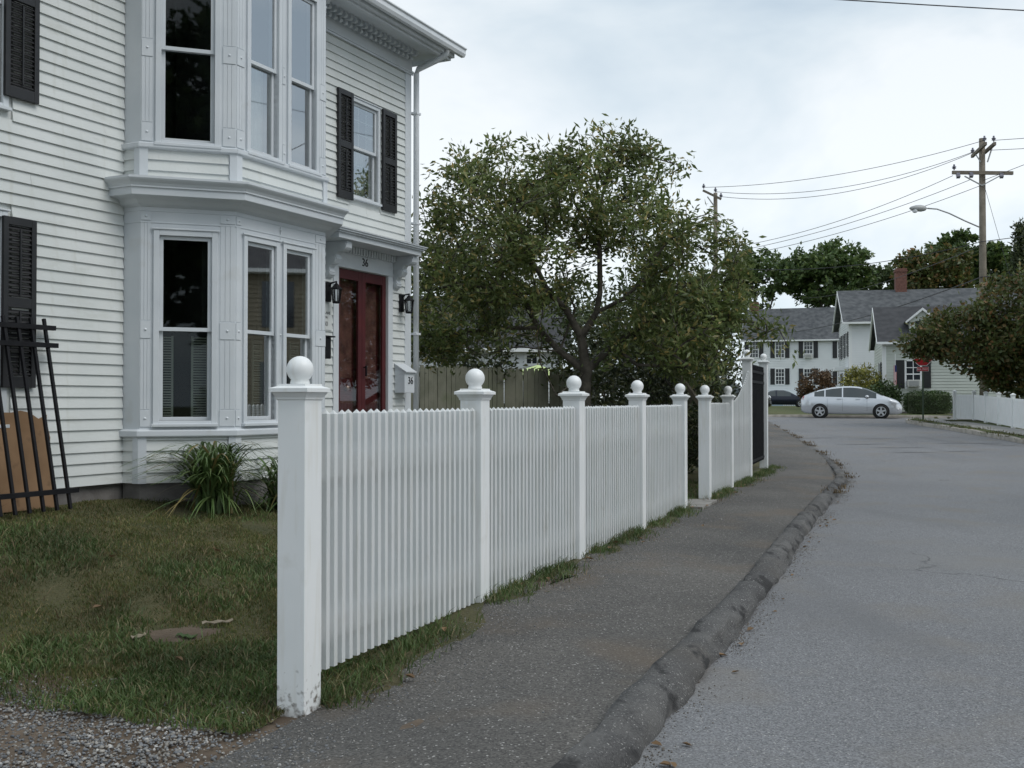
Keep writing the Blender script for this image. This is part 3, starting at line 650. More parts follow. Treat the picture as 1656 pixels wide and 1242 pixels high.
# skirt boards under the lower windows and between floors
bs = bsweep([(-.01, WT), (-.01, 1.10)], False).build('bay_skirt', 'siding', house)
bu = bsweep([(-.01, 3.60), (-.01, 3.95)], False).build('bay_skirt', 'siding', house)
for fr, ln in ((RETL, .233), (ANGL, .911), (FRON, 1.503), (ANGR, .911)):
    g = .07 if fr is not RETL else .012
    clap(fr, g, ln-(.0705 if fr is not RETL else .03), WT, 1.095, bs, o=-.009); clap(fr, g, ln-(.0705 if fr is not RETL else .03), 3.62, 3.945, bu, o=-.009)
for (z0, z1) in ((WT-.004, 1.10), (3.60, 3.95)):
    for (p, q, r) in ((0, 1, 2), (1, 2, 3), (2, 3, 4), (3, 4, 5)):
        b = MB(); a = np.array(BAY[p]); c = np.array(BAY[q]); e_ = np.array(BAY[r])
        u1 = (a-c)/np.linalg.norm(a-c)*.062; u2 = (e_-c)/np.linalg.norm(e_-c)*.07
        path = [tuple(c+u1), tuple(c), tuple(c+u2)]
        b.sweep([(s, -d) for s, d in path], [(-.02, z0), (-.02, z1), (.01, z1), (.01, z0)][::1], True); 
        b = MB(); b.sweep([(s, -d) for s, d in path], [(.012, z0), (-.024, z0), (-.024, z1), (.012, z1)], True); b.build('bay_corner_board', 'trim', house)
def band(name, prof): bsweep(prof).build(name, 'trim', house)
band('water_table', [(0, 1.085), (.045, 1.095), (.05, 1.105), (.05, 1.15), (.028, 1.165), (0, 1.17)])
band('sill_band', [(0, 3.935), (.04, 3.942), (.045, 3.95), (.045, 3.985), (.02, 3.998), (0, 4.0)])
band('bay_cornice', [(.0, 3.36), (.05, 3.385), (.085, 3.42), (.14, 3.44), (.185, 3.445), (.19, 3.45), (.19, 3.515), (.205, 3.52), (.205, 3.535), (.22, 3.56), (.245, 3.585), (.255, 3.60), (.255, 3.622), (.02, 3.655), (0, 3.66)])
for z in (3.325, 3.21):
    band('frieze_bead', [(0, z-.006), (.007, z-.004), (.007, z+.004), (0, z+.006)])
# pilaster strips with blocks and rosettes
def pilaster(fr, a0, a1, zlo, zhi, blocks, fluted=True):
    b = MB(); w = a1-a0
    zs = [zlo]+[z for bl in blocks for z in bl]+[zhi]
    segs = [(zs[i], zs[i+1]) for i in range(0, len(zs), 2)]
    for (p, q) in segs:
        if q-p < .03: continue
        for k in range(3 if w > .09 else 1):
            n = 3 if w > .09 else 1; x0 = a0+w*(k+.04)/n; x1 = a0+w*(k+.96)/n
            b.box(x0, x1, 0, .005, p+.003, q-.003, fr)
    for (p, q) in blocks:
        b.box(a0, a1, 0, .010, p+.004, q-.004, fr); c = (a0+a1)/2; zc = (p+q)/2
        P = [fr(c+.016*math.cos(t), .0102, zc+.016*math.sin(t)) for t in np.arange(8)*math.pi/4]+[fr(c, .024, zc)]
        b.add(P, [(i, (i+1) % 8, 8) for i in range(8)])
    b.build('pilaster', 'trim', house, bevel=.002)
LB = [(1.19, 1.36), (2.06, 2.24), (3.225, 3.315)]; UB = [(4.01, 4.20), (4.85, 5.03), (6.02, 6.18)]
for zlo, zhi, B, wa, wf1, wf2 in ((1.17, 3.33, LB, LA, LF1, LF2), (4.0, 6.3, UB, UA, UF1, UF2)):
    t = .08
    pilaster(ANGL, .005, wa[0]-t, zlo, zhi, B); pilaster(ANGL, wa[1]+t, .906, zlo, zhi, B)
    pilaster(FRON, .005, wf1[0]-t, zlo, zhi, B); pilaster(FRON, wf1[1]+t, wf2[0]-t, zlo, zhi, B); pilaster(FRON, wf2[1]+t, 1.498, zlo, zhi, B)
    pilaster(ANGR, .005, .911-wa[1]-t, zlo, zhi, B); pilaster(ANGR, .911-wa[0]+t, .906, zlo, zhi, B)
band('bay_eave', [(0, 6.24), (.05, 6.26), (.10, 6.33), (.2, 6.36), (.2, 6.45), (0, 6.455)])

# ---- shutters
def shutter(a0, a1, z0, z1):
    b = MB(); o0, o1 = .022, .058; g = .05
    b.box(a0, a0+g, o0, o1, z0, z1, WALL); b.box(a1-g, a1, o0, o1, z0, z1, WALL)
    zm = (z0+z1)/2
    for p, q in ((z0, z0+.10), (zm-.045, zm+.045), (z1-.07, z1)): b.box(a0+g, a1-g, o0, o1-.001, p, q, WALL)
    sh = b.build('shutter', 'shutter', house, bevel=.003); lv = MB()
    for p, q in ((z0+.10, zm-.045), (zm+.045, z1-.07)):
        z = p+.01
        while z < q-.02:
            P = [WALL(a, o, zz) for a in (a0+g, a1-g) for (o, zz) in ((o0+.002, z+.030), (o0+.006, z+.034), (o1-.006, z+.004), (o1-.010, z))]
            lv.add(P, [(0, 1, 5, 4), (1, 2, 6, 5), (2, 3, 7, 6), (3, 0, 4, 7)]); z += .042
        lv.box((a0+a1)/2-.008, (a0+a1)/2+.008, o1-.008, o1+.006, p+.03, q-.03, WALL)
    lv.build('louvre_bank', 'shutter', sh)
shutter(-1.335, -.985, 4.13, 5.95); shutter(-1.34, -1.0, 1.565, 3.07); shutter(-2.55, -2.21, 4.13, 5.95); shutter(-2.55, -2.21, 1.565, 3.07)
shutter(3.61, 3.945, 4.09, 5.51); shutter(4.655, 5.005, 4.085, 5.485)

# ---- entrance
m = MB(); g = .115
m.box(DOOR[0]-g, DOOR[0], -.08, .03, .72, 3.19, WALL); m.box(DOOR[1], DOOR[1]+g, -.08, .03, .72, 3.19, WALL); m.box(DOOR[0]-g, DOOR[1]+g, -.08, .0295, 3.1905, 3.47, WALL)
m.build('door_casing', 'trim', house, bevel=.004)
mid = (DOOR[0]+DOOR[1])/2
for (a0, a1, kn) in ((DOOR[0], mid, 1), (mid, DOOR[1], 0)):
    b = MB(); z0, z1 = .74, 3.18; st = .085
    b.box(a0+.003, a0+st, -.05, -.012, z0, z1, WALL); b.box(a1-st, a1-.003, -.05, -.012, z0, z1, WALL)
    for p, q in ((z0, z0+.2), (z1-.13, z1)): b.box(a0+st, a1-st, -.05, -.0125, p, q, WALL)
    d_ = b.build('storm_door', 'red', house, bevel=.004)
    p = MB(); p.box(a0+st-.005, a1-st+.005, -.035, -.03, z0+.19, z1-.12, WALL); p.build('pane', 'storm_glass', d_)
    i_ = MB(); i_.box(a0+.003, a1-.003, -.155, -.11, z0, z1, WALL); i_.box(a0+.09, a1-.09, -.11, -.10, z0+.15, z0+.85, WALL); i_.box(a0+.13, a1-.13, -.10, -.09, z0+.22, z0+.78, WALL)
    inn = i_.build('inner_door', 'red', house, bevel=.004)
    gl = MB(); gl.box(a0+.11, a1-.11, -.109, -.105, 1.75, 2.95, WALL); gl.build('pane', 'door_curtain', inn)
    if kn:
        kb = MB(); kb.lathe([(.004, 0), (.028, .01), (.034, .03), (.026, .05), (.004, .056)], 12); ko = kb.build('door_knob', 'brass', inn, True); ko.location = WALL(a1-.25, -.10, 1.62); ko.rotation_euler = (math.pi/2, 0, 0)
    else:
        hb = MB(); hb.bar(WALL(a0+.04, .03, 1.78), WALL(a0+.04, .03, 1.92), .02); hb.bar(WALL(a0+.04, -.012, 1.9), WALL(a0+.04, .03, 1.9), .016); hb.build('handle', 'black_metal', d_)
m = MB(); m.box(DOOR[0]-.3, DOOR[1]+.3, .03, 1.0, .2, .70, H); m.box(DOOR[0]-.3, DOOR[1]+.3, 1.0, 1.3, .2, .52, H); m.build('door_step', 'concrete', house, bevel=.01)
# hood
m = MB(); m.box(3.14, 5.10, 0, .40, 3.475, 3.54, H); m.build('door_hood', 'trim', house, bevel=.004)
hood = bpy.data.objects['door_hood']
m = MB(); m.box(3.11, 5.13, .0005, .43, 3.541, 3.562, H); m.box(3.085, 5.155, .001, .455, 3.563, 3.585, H); m.box(3.07, 5.17, .0015, .47, 3.586, 3.60, H); m.build('hood_cornice', 'trim', hood, bevel=.005)
m = MB(); m.add([H(3.07, .001, 3.66), H(5.17, .001, 3.66), H(5.17, .47, 3.602), H(3.07, .47, 3.602), H(3.07, .001, 3.601), H(5.17, .001, 3.601)], [(0, 1, 2, 3), (0, 3, 4), (1, 5, 2)]); m.build('hood_roof', 'gutter', hood)
s = 3.55
dm = MB().box(-.018, .018, -.05, 0, -.075, 0).tube([(-.018, -.03, -.075), (.018, -.03, -.075)], .02, 8).mesh('dentil')
while s < 4.94: c = obj('dentil', dm, 'trim', hood); c.location = H(s, .031, 3.474); s += .062
def bracket(sc_):
    b = MB(); prof = [(0, 0), (.33, 0), (.35, -.03), (.34, -.09), (.28, -.13), (.20, -.13), (.17, -.17), (.19, -.22), (.15, -.28), (.09, -.29), (.07, -.33), (.09, -.38), (.06, -.44), (.02, -.47), (0, -.48)]
    k0 = len(b.v); n = len(prof)
    for ss in (-.055, .055): b.v += [(ss, -d, z) for d, z in prof]
    for j in range(n): b.f.append((k0+j, k0+(j+1) % n, k0+n+(j+1) % n, k0+n+j))
    b.f.append(tuple(range(k0+n-1, k0-1, -1))); b.f.append(tuple(range(k0+n, k0+2*n)))
    b.tube([(-.068, -.285, -.07), (.068, -.285, -.07)], .055, 14); b.tube([(-.066, -.13, -.225), (.066, -.13, -.225)], .045, 12); b.tube([(-.064, -.05, -.40), (.064, -.05, -.40)], .035, 12)
    c = b.build('bracket', 'trim', hood, bevel=.004); c.location = H(sc_, .002, 3.473)
bracket(3.44); bracket(5.02)
def letters(txt, size, fr, a, o, z, parent, name='house_number', m='digit'):
    c = obj(name, text_mesh(txt, size), m, parent); c.location = fr(a, o, z); c.rotation_euler = (math.pi/2, 0, 0); return c
letters('36', .15, WALL, 4.25, .033, 3.30, house)
# small painted plaque by the bay, lantern pair, letter boxes
hm = Matrix.Translation(Vector((-3.89, 10.5, 0))) @ Matrix.Rotation(HA, 4, 'Z')
def hw(s, d, z): return tuple(hm @ Vector(H(s, d, z)))
t = thing('name_plaque', 'small white plaque with grey lettering on clapboards under a lantern', 'sign', hw(3.38, .021, 2.35), HA)
m = MB(); m.box(-.17, .12, -.012, 0, 0, .32); m.build('plate', 'siding', t)
gl = mat('grey_lettering', (.08, .08, .085))
for txt, sz, zz, xx in (('ER LANE', .052, .215, .09), ('SION', .042, .158, .03), ('340', .085, .075, .035)):
    c = obj('lettering', text_mesh(txt, sz, .001, 'RIGHT'), gl, t); c.location = (xx, -.0135, zz); c.rotation_euler = (math.pi/2, 0, 0)
t = thing('letter_box', 'black metal letter box behind the bay beside the door', 'letter box', hw(3.33, .021, 1.98), HA)
MB().box(-.17, .04, -.10, 0, 0, .27).build('body', 'black_metal', t, bevel=.01); MB().box(-.18, .10, -.12, .0, .272, .29).build('lid', 'black_metal', t)
def lantern(s, z, label):
    t = thing('wall_lantern', label, 'lantern', hw(s, .02, z), HA, 'black lanterns flanking the red door')
    b = MB(); b.box(-.05, .05, -.03, 0, -.09, .16); b.build('back_plate', 'black_metal', t, bevel=.008)
    y = -.14
    b = MB(); b.tube([(0, -.02, .1), (0, -.07, .15), (0, y, .16), (0, y, .13)], .011, 8); b.build('arm', 'black_metal', t)
    b = MB(); b.lathe([(.004, .17), (.014, .16), (.008, .145), (.03, .125), (.035, .11), (.075, .075), (.078, .065), (.055, .06), (.004, .059)], 8, (0, y, 0)); b.build('cap', 'black_metal', t)
    b = MB(); b.lathe([(.004, -.115), (.045, -.115), (.052, -.10), (.05, -.09), (.004, -.089)], 8, (0, y, 0)); b.build('base', 'black_metal', t)
    b = MB()
    for k in range(6):
        a = k*math.pi/3+.3; b.bar((.045*math.cos(a), y+.045*math.sin(a), -.095), (.066*math.cos(a), y+.066*math.sin(a), .065), .009)
    b.build('cage', 'black_metal', t)
    b = MB(); b.lathe([(.038, -.088), (.057, .058)], 12, (0, y, 0)); b.build('lamp_glass', glass_l, t)
glass_l = glassmat('lantern_glass', (.9, .92, .92), 1.2)
lantern(3.42, 2.80, 'black wall lantern between the bay and the red door'); lantern(5.16, 2.80, 'black wall lantern near the house corner above the white mailbox')
t = thing('mailbox', 'white mailbox with slanted lid and black number 36 on house corner', 'mailbox', hw(5.13, .021, 1.56), HA)
b = MB(); b.add([(x, -d, z) for x in (-.13, .13) for d, z in ((0, 0), (.17, 0), (.17, .30), (0, .40))], [(0, 1, 2, 3), (7, 6, 5, 4), (0, 4, 5, 1), (1, 5, 6, 2), (2, 6, 7, 3), (3, 7, 4, 0)]); b.build('body', 'trim', t, bevel=.005)
b = MB(); b.add([(x, -d, z) for x in (-.145, .145) for d, z in ((0, .402), (.20, .286), (.20, .30), (0, .418))], [(0, 1, 2, 3), (7, 6, 5, 4), (0, 4, 5, 1), (1, 5, 6, 2), (2, 6, 7, 3), (3, 7, 4, 0)]); b.build('lid', 'trim', t)
c = obj('house_number', text_mesh('36', .14), 'digit', t); c.location = (.02, -.173, .17); c.rotation_euler = (math.pi/2, 0, 0)

# ---- black railing panels and cardboard leaning on the wall
def railing(ds, dd, lean, label):
    t = thing('railing_panel', label, 'railing', hw(-1.0+ds, 0, .49), HA, 'black railing panels leaning on the house')
    def Q(a, z, o=0): k = z/1.72; return (a, -(lean*(1-k)+.075+dd+o), z)
    b = MB(); 
    for j in range(13):
        a = .0-.142*j; p = MB(); p.bar(Q(a, 0.0), Q(a, 1.70), .026); p.build('picket', 'black_metal', t)
    for z in (.16, 1.46, 1.62):
        p = MB(); p.bar(Q(-1.85, z, .004), Q(.10, z, .004), .046, .042); p.build('rail', 'black_metal', t)
railing(.06, 0, .36, 'black metal railing panel leaning on the clapboards over a cardboard sheet')
t = thing('cardboard_sheet', 'torn brown cardboard sheet leaning on clapboards behind black railing', 'cardboard', hw(-1.4, 0, .49), HA)
b = MB(); NX, NZ = 14, 12; P = []
for j in range(NZ+1):
    for i in range(NX+1):
        a = -.75+1.28*i/NX; z = (.86+.012*math.sin(i*1.9)+.01*math.sin(i*3.7)-(.05 if i > NX-2 else 0))*j/NZ
        P.append((a+(.01*math.sin(j*2.2) if i == NX else 0), -(.03+.16*(1-z/.86)+.008*math.sin(i*.7+j*.5)), z))
Fq = [(j*(NX+1)+i, j*(NX+1)+i+1, (j+1)*(NX+1)+i+1, (j+1)*(NX+1)+i) for j in range(NZ) for i in range(NX)]
b.add(P, Fq); o_ = b.build('sheet', 'cardboard', t); sm = o_.modifiers.new('thick', 'SOLIDIFY'); sm.thickness = .006

# ================================================================== PICKET FENCES
def P(px, py, Z, dx=0):
    p = math.atan(27/1722.); a = (px-828)/1722; b = (621-py)/1722; ry = math.cos(p)-b*math.sin(p); rz = math.sin(p)+b*math.cos(p); t = Z/ry
    return np.array([a*t, Z, 1.45+rz*t])
PF = [(-1.115, 5.6), (-.27, 7.78), (.577, 9.93), (1.43, 12.15), (2.28, 14.45), (2.87, 15.85), (3.65, 18.0), (4.44, 20.1), (5.40, 22.85)]
FA = math.atan2(.9338, .3577); NS = (.9338, -.3577)
cap_m = MB().sqlathe([(.083, -.062), (.088, -.058), (.090, -.048), (.105, -.022), (.108, -.019), (.108, -.0195), (.116, -.0195), (.116, 0), (.084, .012), (.083, .022), (.001, .0225)]).mesh('cap')
bp = [(.001, 0), (.05, .0), (.052, .006)]+[(max(.071*math.cos(t), .001), .078+.071*math.sin(t)) for t in np.linspace(-.85, math.pi/2, 14)]
ball_m = MB().lathe(bp, 28).mesh('ball_finial', True)
def post(parent, p, top, base, m='vinyl'):
    o0 = Vector(parent.location); L = Vector((p[0], p[1], 0))-o0
    b = MB().box(-.0825, .0825, -.0825, .0825, base, top-.05); po = b.build('post', m, parent, bevel=.004); po.location = (L.x, L.y, -o0.z); po.rotation_euler = (0, 0, FA)
    c = obj('cap', cap_m, 'vinyl', po); c.location = (0, 0, top)
    c = obj('ball_finial', ball_m, 'vinyl', po); c.location = (0, 0, top+.021)
_pk = {}
def picket_mesh(h):
    k = round(h, 3)
    if k not in _pk: _pk[k] = MB().sqlathe([(.018, 0), (.018, h-.022), (.001, h)]).mesh('picket')
    return _pk[k]
def fpanel(parent, p, q, topf, z0=0.0, rails=((.14, .28), (1.02, 1.16)), n=None):
    o0 = Vector(parent.location); P = np.array(p); Q = np.array(q); L = np.linalg.norm(Q-P); u = (Q-P)/L; nn = np.array([u[1], -u[0]]); an = math.atan2(u[1], u[0])
    k = n or int(round((L-.165)/.0835)); 
    for i in range(k):
        a = .0825+(L-.165)*(i+.5)/k; c = P+u*a+nn*.03; top = topf(a/L)
        o = obj('picket', picket_mesh(top-z0), 'vinyl_thin', parent); o.location = (c[0]-o0.x, c[1]-o0.y, z0-o0.z+random.uniform(-.003, .003)); o.rotation_euler = (random.uniform(-.002, .002), random.uniform(-.002, .002), an)
    for (a, b) in rails:
        m = MB().box(.06, L-.06, -.010, .028, a, b); o = m.build('rail', 'vinyl', parent); o.location = (P[0]-o0.x, P[1]-o0.y, -o0.z); o.rotation_euler = (0, 0, an)
fA = thing('picket_fence', 'white picket fence with ball-topped posts along the front lawn', 'fence', (*PF[0], -.17))
post(fA, PF[0], 1.515, -.30, 'vinyl_stained')
for p in PF[1:5]: post(fA, p, 1.515, -.12)
for i in range(4): fpanel(fA, PF[i], PF[i+1], lambda t: 1.40)
fB = thing('picket_fence', 'white picket fence sweeping up to tall posts beside black gate', 'fence', (*PF[5], 0))
post(fB, PF[5], 1.515, -.10); post(fB, PF[6], 1.53, -.10); post(fB, PF[7], 2.245, -.10); post(fB, PF[8], 2.29, -.05)
fpanel(fB, PF[5], PF[6], lambda t: 1.42, .01); fpanel(fB, PF[6], PF[7], lambda t: 1.43+.70*max(0, t-.04)**1.9, .03)
gt = thing('metal_gate', 'black metal gate of vertical bars between tall white posts', 'gate', (*PF[7], 0), math.atan2(PF[8][1]-PF[7][1], PF[8][0]-PF[7][0]))
Lg = math.dist(PF[7], PF[8])
for i in range(30):
    o = MB().box(-.013, .013, -.013, .013, .20, 2.16).build('bar', 'black_metal', gt) if i == 0 else obj('bar', bm_, 'black_metal', gt); bm_ = o.data; o.location = (.12+(Lg-.24)*i/29, 0, 0)
for z in (.24, 1.80, 2.0): MB().box(.09, Lg-.09, -.022, .022, z, z+.05).build('rail', 'black_metal', gt)
# plank leaning into the opening, concrete threshold
t = thing('leaning_plank', 'weathered grey plank leaning behind the opening in the white fence', 'plank', (2.9, 16.3, 0))
MB().bar(P(1088, 592, 18.3)-np.array([2.9, 16.3, 0]), P(1139, 664, 17.05)-np.array([2.9, 16.3, 0]), .10, .035, (0, 1, .3)).build('board', 'plank', t)
m = MB(); m.box(0, 1.1, -.3, .35, -.08, .025); o = m.build('path', 'concrete', None, bevel=.008); o.location = (*PF[4], float(left_z(*PF[4]))); o.rotation_euler = (0, 0, FA); struct(o)

# stockade fence behind the yard
t = thing('stockade_fence', 'weathered grey-green board fence behind the crab apple tree', 'fence', (-3.4, 20.5, .2))
SA = np.array([-3.4, 20.5]); SB = np.array([2.2, 26.5]); u = (SB-SA)/np.linalg.norm(SB-SA); L = np.linalg.norm(SB-SA); an = math.atan2(u[1], u[0])
bms = []
for k in range(4):
    w = .058+.003*k; bms.append(MB().add([(-w, 0, 0), (w, 0, 0), (w, 0, 1.93), (w*.5, 0, 2.0), (-w*.5, 0, 2.0), (-w, 0, 1.93), (-w, .02, 0), (w, .02, 0), (w, .02, 1.93), (w*.5, .02, 2.0), (-w*.5, .02, 2.0), (-w, .02, 1.93)],
        [(0, 1, 2, 3, 4, 5), (11, 10, 9, 8, 7, 6), (0, 6, 7, 1), (1, 7, 8, 2), (2, 8, 9, 3), (3, 9, 10, 4), (4, 10, 11, 5), (5, 11, 6, 0)]).mesh('board'))
n = int(L/.128)
for i in range(n):
    c = SA+u*(.064+i*.128); o = obj('board', bms[i % 4], 'board', t); o.location = (c[0]-SA[0], c[1]-SA[1], random.uniform(-.02, .015)); o.rotation_euler = (random.uniform(-.01, .01), random.uniform(-.008, .008), an)
for z in (.4, 1.1, 1.75): MB().box(0, L, .021, .06, z, z+.09).build('rail', 'board', t).rotation_euler = (0, 0, an)

# ================================================================== PLANTS
def grow(name, label, cat, base, limbs, clusters, nleaf, spread, leaf, lm, r0=.012, group=None, bark='bark', droop=.25, ext=None, part='crown'):
    """limbs: polylines of world points; clusters: (n,3)"""
    base = Vector(base); t = thing(name, label, cat, base, 0, group); b0 = np.array(base)
    N = []; par = []
    def addn(p, q): N.append(np.array(p, float)); par.append(q); return len(N)-1
    for li, l in enumerate(limbs):
        prev = -1
        if li > 0: prev = int(np.argmin([np.linalg.norm(x-np.array(l[0])) for x in N])); l = l[1:]
        last = N[prev] if prev >= 0 else None
        for p in l:
            p = np.array(p, float)
            if last is not None:
                k = max(1, int(np.linalg.norm(p-last)/.3))
                for j in range(1, k+1): 
                    prev = addn(last+(p-last)*j/k+(rng.normal(size=3)*.02 if j < k else 0), prev)
            else: prev = addn(p, -1)
            last = p
    A = np.array(N); dist = np.min(np.linalg.norm(clusters[:, None]-A[None], axis=2), 1); tips = []; dirs = []
    scale = float(np.median(dist))+.05
    for ci in np.argsort(dist):
        c = clusters[ci]; A = np.array(N); v = c-A; dd = np.linalg.norm(v, axis=1)+.9*np.maximum(0, A[:, 2]-c[2]+.1)
        j = int(np.argmin(dd)); p = N[j]; k = max(1, int(np.linalg.norm(c-p)/max(.25, scale*.4))); prev = j; ln = np.linalg.norm(c-p)
        for q in range(1, k+1):
            f = q/k; w = p+(c-p)*f; w = w+np.array([0, 0, .12*ln*math.sin(math.pi*f)])+rng.normal(size=3)*.05*ln*(f < 1); prev = addn(w, prev)
        tips.append(N[prev]); dirs.append(unit(c-p))
    n = len(N); cnt = np.zeros(n)
    for i in range(n-1, -1, -1):
        cnt[i] = max(cnt[i], 1)
        if par[i] >= 0: cnt[par[i]] += cnt[i]
    rad = r0*cnt**.46; A = np.array(N); par = np.array(par); e = np.where(par >= 0)[0]; p0 = A[par[e]]; p1 = A[e]; d = unit(p1-p0)
    up = np.where(np.abs(d[:, 2:3]) > .9, np.array([[1., 0, 0]]), np.array([[0, 0, 1.]])); x = unit(np.cross(d, up)); y = np.cross(x, d); S = 6
    a = np.arange(S)*2*math.pi/S; ra = np.minimum(rad[par[e]], rad[e]*1.35)[:, None, None]; rb = rad[e][:, None, None]
    ring = x[:, None]*np.cos(a)[None, :, None]+y[:, None]*np.sin(a)[None, :, None]
    V = np.concatenate([p0[:, None]+ring*ra-(d*rad[e][:, None]*.3)[:, None], p1[:, None]+ring*rb], 1).reshape(-1, 3)-b0
    j = np.arange(S); f1 = np.stack([j, (j+1) % S, S+(j+1) % S, S+j], 1); F = (np.arange(len(e))[:, None, None]*2*S+f1[None]).reshape(-1, 4)
    obj('trunk', npmesh('trunk', V, F, True), bark, t)
    T = np.repeat(np.array(tips), nleaf, 0); D = np.repeat(np.array(dirs), nleaf, 0)
    pos = T+rng.normal(size=T.shape)*spread*np.array([.72, .72, .6])-D*rng.uniform(-.6, 2.4, (len(T), 1))*spread
    obj(part, leaves(part, pos-b0, leaf[0], leaf[1], droop, D), lm, t)
    return t
def inell(n, c, r, shell=0., zmin=None):
    """points in an ellipsoid, thinned towards its middle when shell > 0"""
    o = []
    while len(o) < n:
        p = rng.uniform(-1, 1, 3); q = np.linalg.norm(p)
        if q > 1 or rng.random() > q**shell: continue
        w = np.array(c)+p*np.array(r)
        if zmin is not None and w[2] < zmin: continue
        o.append(w)
    return np.array(o)
# crab apple
Zt = 17.2; bz = .22
B0 = P(950, 640, Zt); B0[2] = bz
limbs = [[B0, P(948, 600, Zt), P(940, 545, Zt)],
         [P(940, 545, Zt), P(915, 500, Zt-.1), P(885, 470, Zt-.3), P(850, 410, Zt-.5), P(830, 330, Zt-.5)],
         [P(945, 575, Zt), P(905, 568, Zt+.2), P(870, 530, Zt+.4), P(845, 480, Zt+.5), P(760, 430, Zt+.5), P(725, 360, Zt+.3)],
         [P(940, 545, Zt), P(965, 505, Zt), P(970, 440, Zt), P(968, 350, Zt), P(985, 270, Zt+.1), P(1010, 225, Zt)],
         [P(965, 510, Zt), P(1005, 485, Zt-.2), P(1040, 455, Zt-.3), P(1080, 390, Zt-.3), P(1120, 365, Zt-.2)],
         [P(948, 600, Zt), P(990, 560, Zt+.1), P(1060, 512, Zt), P(1130, 530, Zt-.1), P(1185, 575, Zt-.2)],
         [P(885, 470, Zt-.3), P(820, 470, Zt-.6), P(740, 460, Zt-.8), P(690, 470, Zt-.6)],
         [P(870, 530, Zt+.4), P(800, 530, Zt+.3), P(730, 540, Zt), P(690, 560, Zt)],
         [P(968, 400, Zt), P(930, 330, Zt+.4), P(915, 270, Zt+.4)], [P(985, 280, Zt), P(1040, 250, Zt-.2), P(1090, 265, Zt-.2)],
         [P(1060, 512, Zt), P(1110, 460, Zt+.2), P(1180, 440, Zt+.1)], [P(1130, 530, Zt-.1), P(1185, 515, Zt-.2), P(1240, 525, 16.9)], [P(990, 560, Zt+.1), P(1030, 590, Zt-.3), P(1090, 590, Zt-.6)], [P(905, 568, Zt+.2), P(930, 500, Zt+.5), P(900, 420, Zt+.7)], [P(905, 568, Zt+.2), P(840, 560, Zt), P(780, 575, Zt-.2)], [P(948, 600, Zt), P(900, 640, Zt-.5), P(875, 590, Zt-.6), P(868, 545, Zt-.7)]]
s_ = Zt/1722
def ell(px, py, rx, ry, n, dz=1.7, sh=.8, zo=0): return inell(n, P(px, py, Zt+zo), (rx*s_, dz, ry*s_), sh)
C = np.concatenate([ell(770, 385, 105, 130, 150), ell(725, 490, 70, 85, 70), ell(870, 385, 115, 115, 130), ell(960, 320, 85, 85, 80, 1.2), ell(990, 245, 70, 38, 22, .7), ell(915, 250, 40, 30, 12, .6), ell(840, 290, 85, 45, 34, 1.),
     ell(1030, 390, 90, 85, 80), ell(1120, 430, 85, 85, 95, 1.3), ell(1110, 540, 100, 70, 100, 1.3), ell(830, 500, 100, 55, 50), ell(1085, 265, 20, 16, 3, .4), ell(750, 275, 45, 28, 12, .8), ell(1175, 520, 40, 70, 34, .8), ell(1040, 540, 80, 60, 50, 1.), ell(1195, 400, 18, 28, 4, .5), ell(1050, 310, 45, 50, 18, .9), ell(700, 560, 45, 40, 22, .7)])
px_ = C[:, 0]/C[:, 1]*1722+828; py_ = 648-(C[:, 2]-1.45)/C[:, 1]*1722
C = C[~((((px_-915)/75)**2+((py_-545)/65)**2 < 1) & (rng.random(len(C)) < .85)) & ~((((px_-975)/35)**2+((py_-440)/45)**2 < 1) & (rng.random(len(C)) < .75)) & ~((((px_-850)/40)**2+((py_-560)/40)**2 < 1)) & ~((px_ > 1170) & (py_ > 535))]
C = np.concatenate([C, [P(1205, 520, 17.0), P(1228, 512, 16.9), P(1240, 538, 16.9), P(1258, 530, 16.8), P(1272, 556, 16.8), P(1222, 548, 17.0)], ell(820, 245, 50, 22, 8, .7), ell(720, 330, 28, 40, 9, .6), ell(1040, 240, 40, 24, 6, .5)])
grow('crab_apple_tree', 'spreading crab apple tree with forked trunk behind the white fence', 'tree', B0, limbs, C, 36, .155, (.13, .046), 'leaf_apple', .0068)
# dark evergreen shrubs beyond the fence opening
def shrub(name, label, cat, base, rx, ry, h, n, leaf, lm, group=None, z0=.0, shell=1.5, core_parts=5, spread=.09):
    b = np.array(base, float); c = b+np.array([0, 0, h*.5+z0*.5]); C = inell(n, c, (rx, ry, h*.5-z0*.3), shell, b[2]+.02)
    l = [[b, b+np.array([0, 0, h*.3])]]+[[b+np.array([0, 0, h*.15]), b+np.array([rx*.5*math.cos(k*2.4), ry*.5*math.sin(k*2.4), h*.55])] for k in range(core_parts)]
    return grow(name, label, cat, base, l, C, 26, spread, leaf, lm, .006, group, droop=.1, part='foliage')
shrub('evergreen_shrub', 'dark dense evergreen shrub behind the fence opening', 'shrub', (2.75, 18.9, .15), 1.0, 1.0, 2.7, 190, (.11, .05), 'leaf_dark', spread=.13)
shrub('evergreen_shrub', 'dark evergreen shrub beside the tall white gate posts', 'shrub', (3.25, 20.0, .15), .55, .6, 2.5, 120, (.11, .05), 'leaf_dark', spread=.13)
shrub('evergreen_shrub', 'low dark shrub under the crab apple tree trunk', 'shrub', (1.75, 18.0, .2), .9, .8, 1.9, 120, (.11, .05), 'leaf_dark', spread=.13)
shrub('evergreen_shrub', 'tall dark evergreen shrub beyond the crab apple trunk near the board fence end', 'shrub', (2.3, 22.5, .25), 1.3, 1.1, 3.3, 200, (.13, .06), 'leaf_dark', spread=.15)
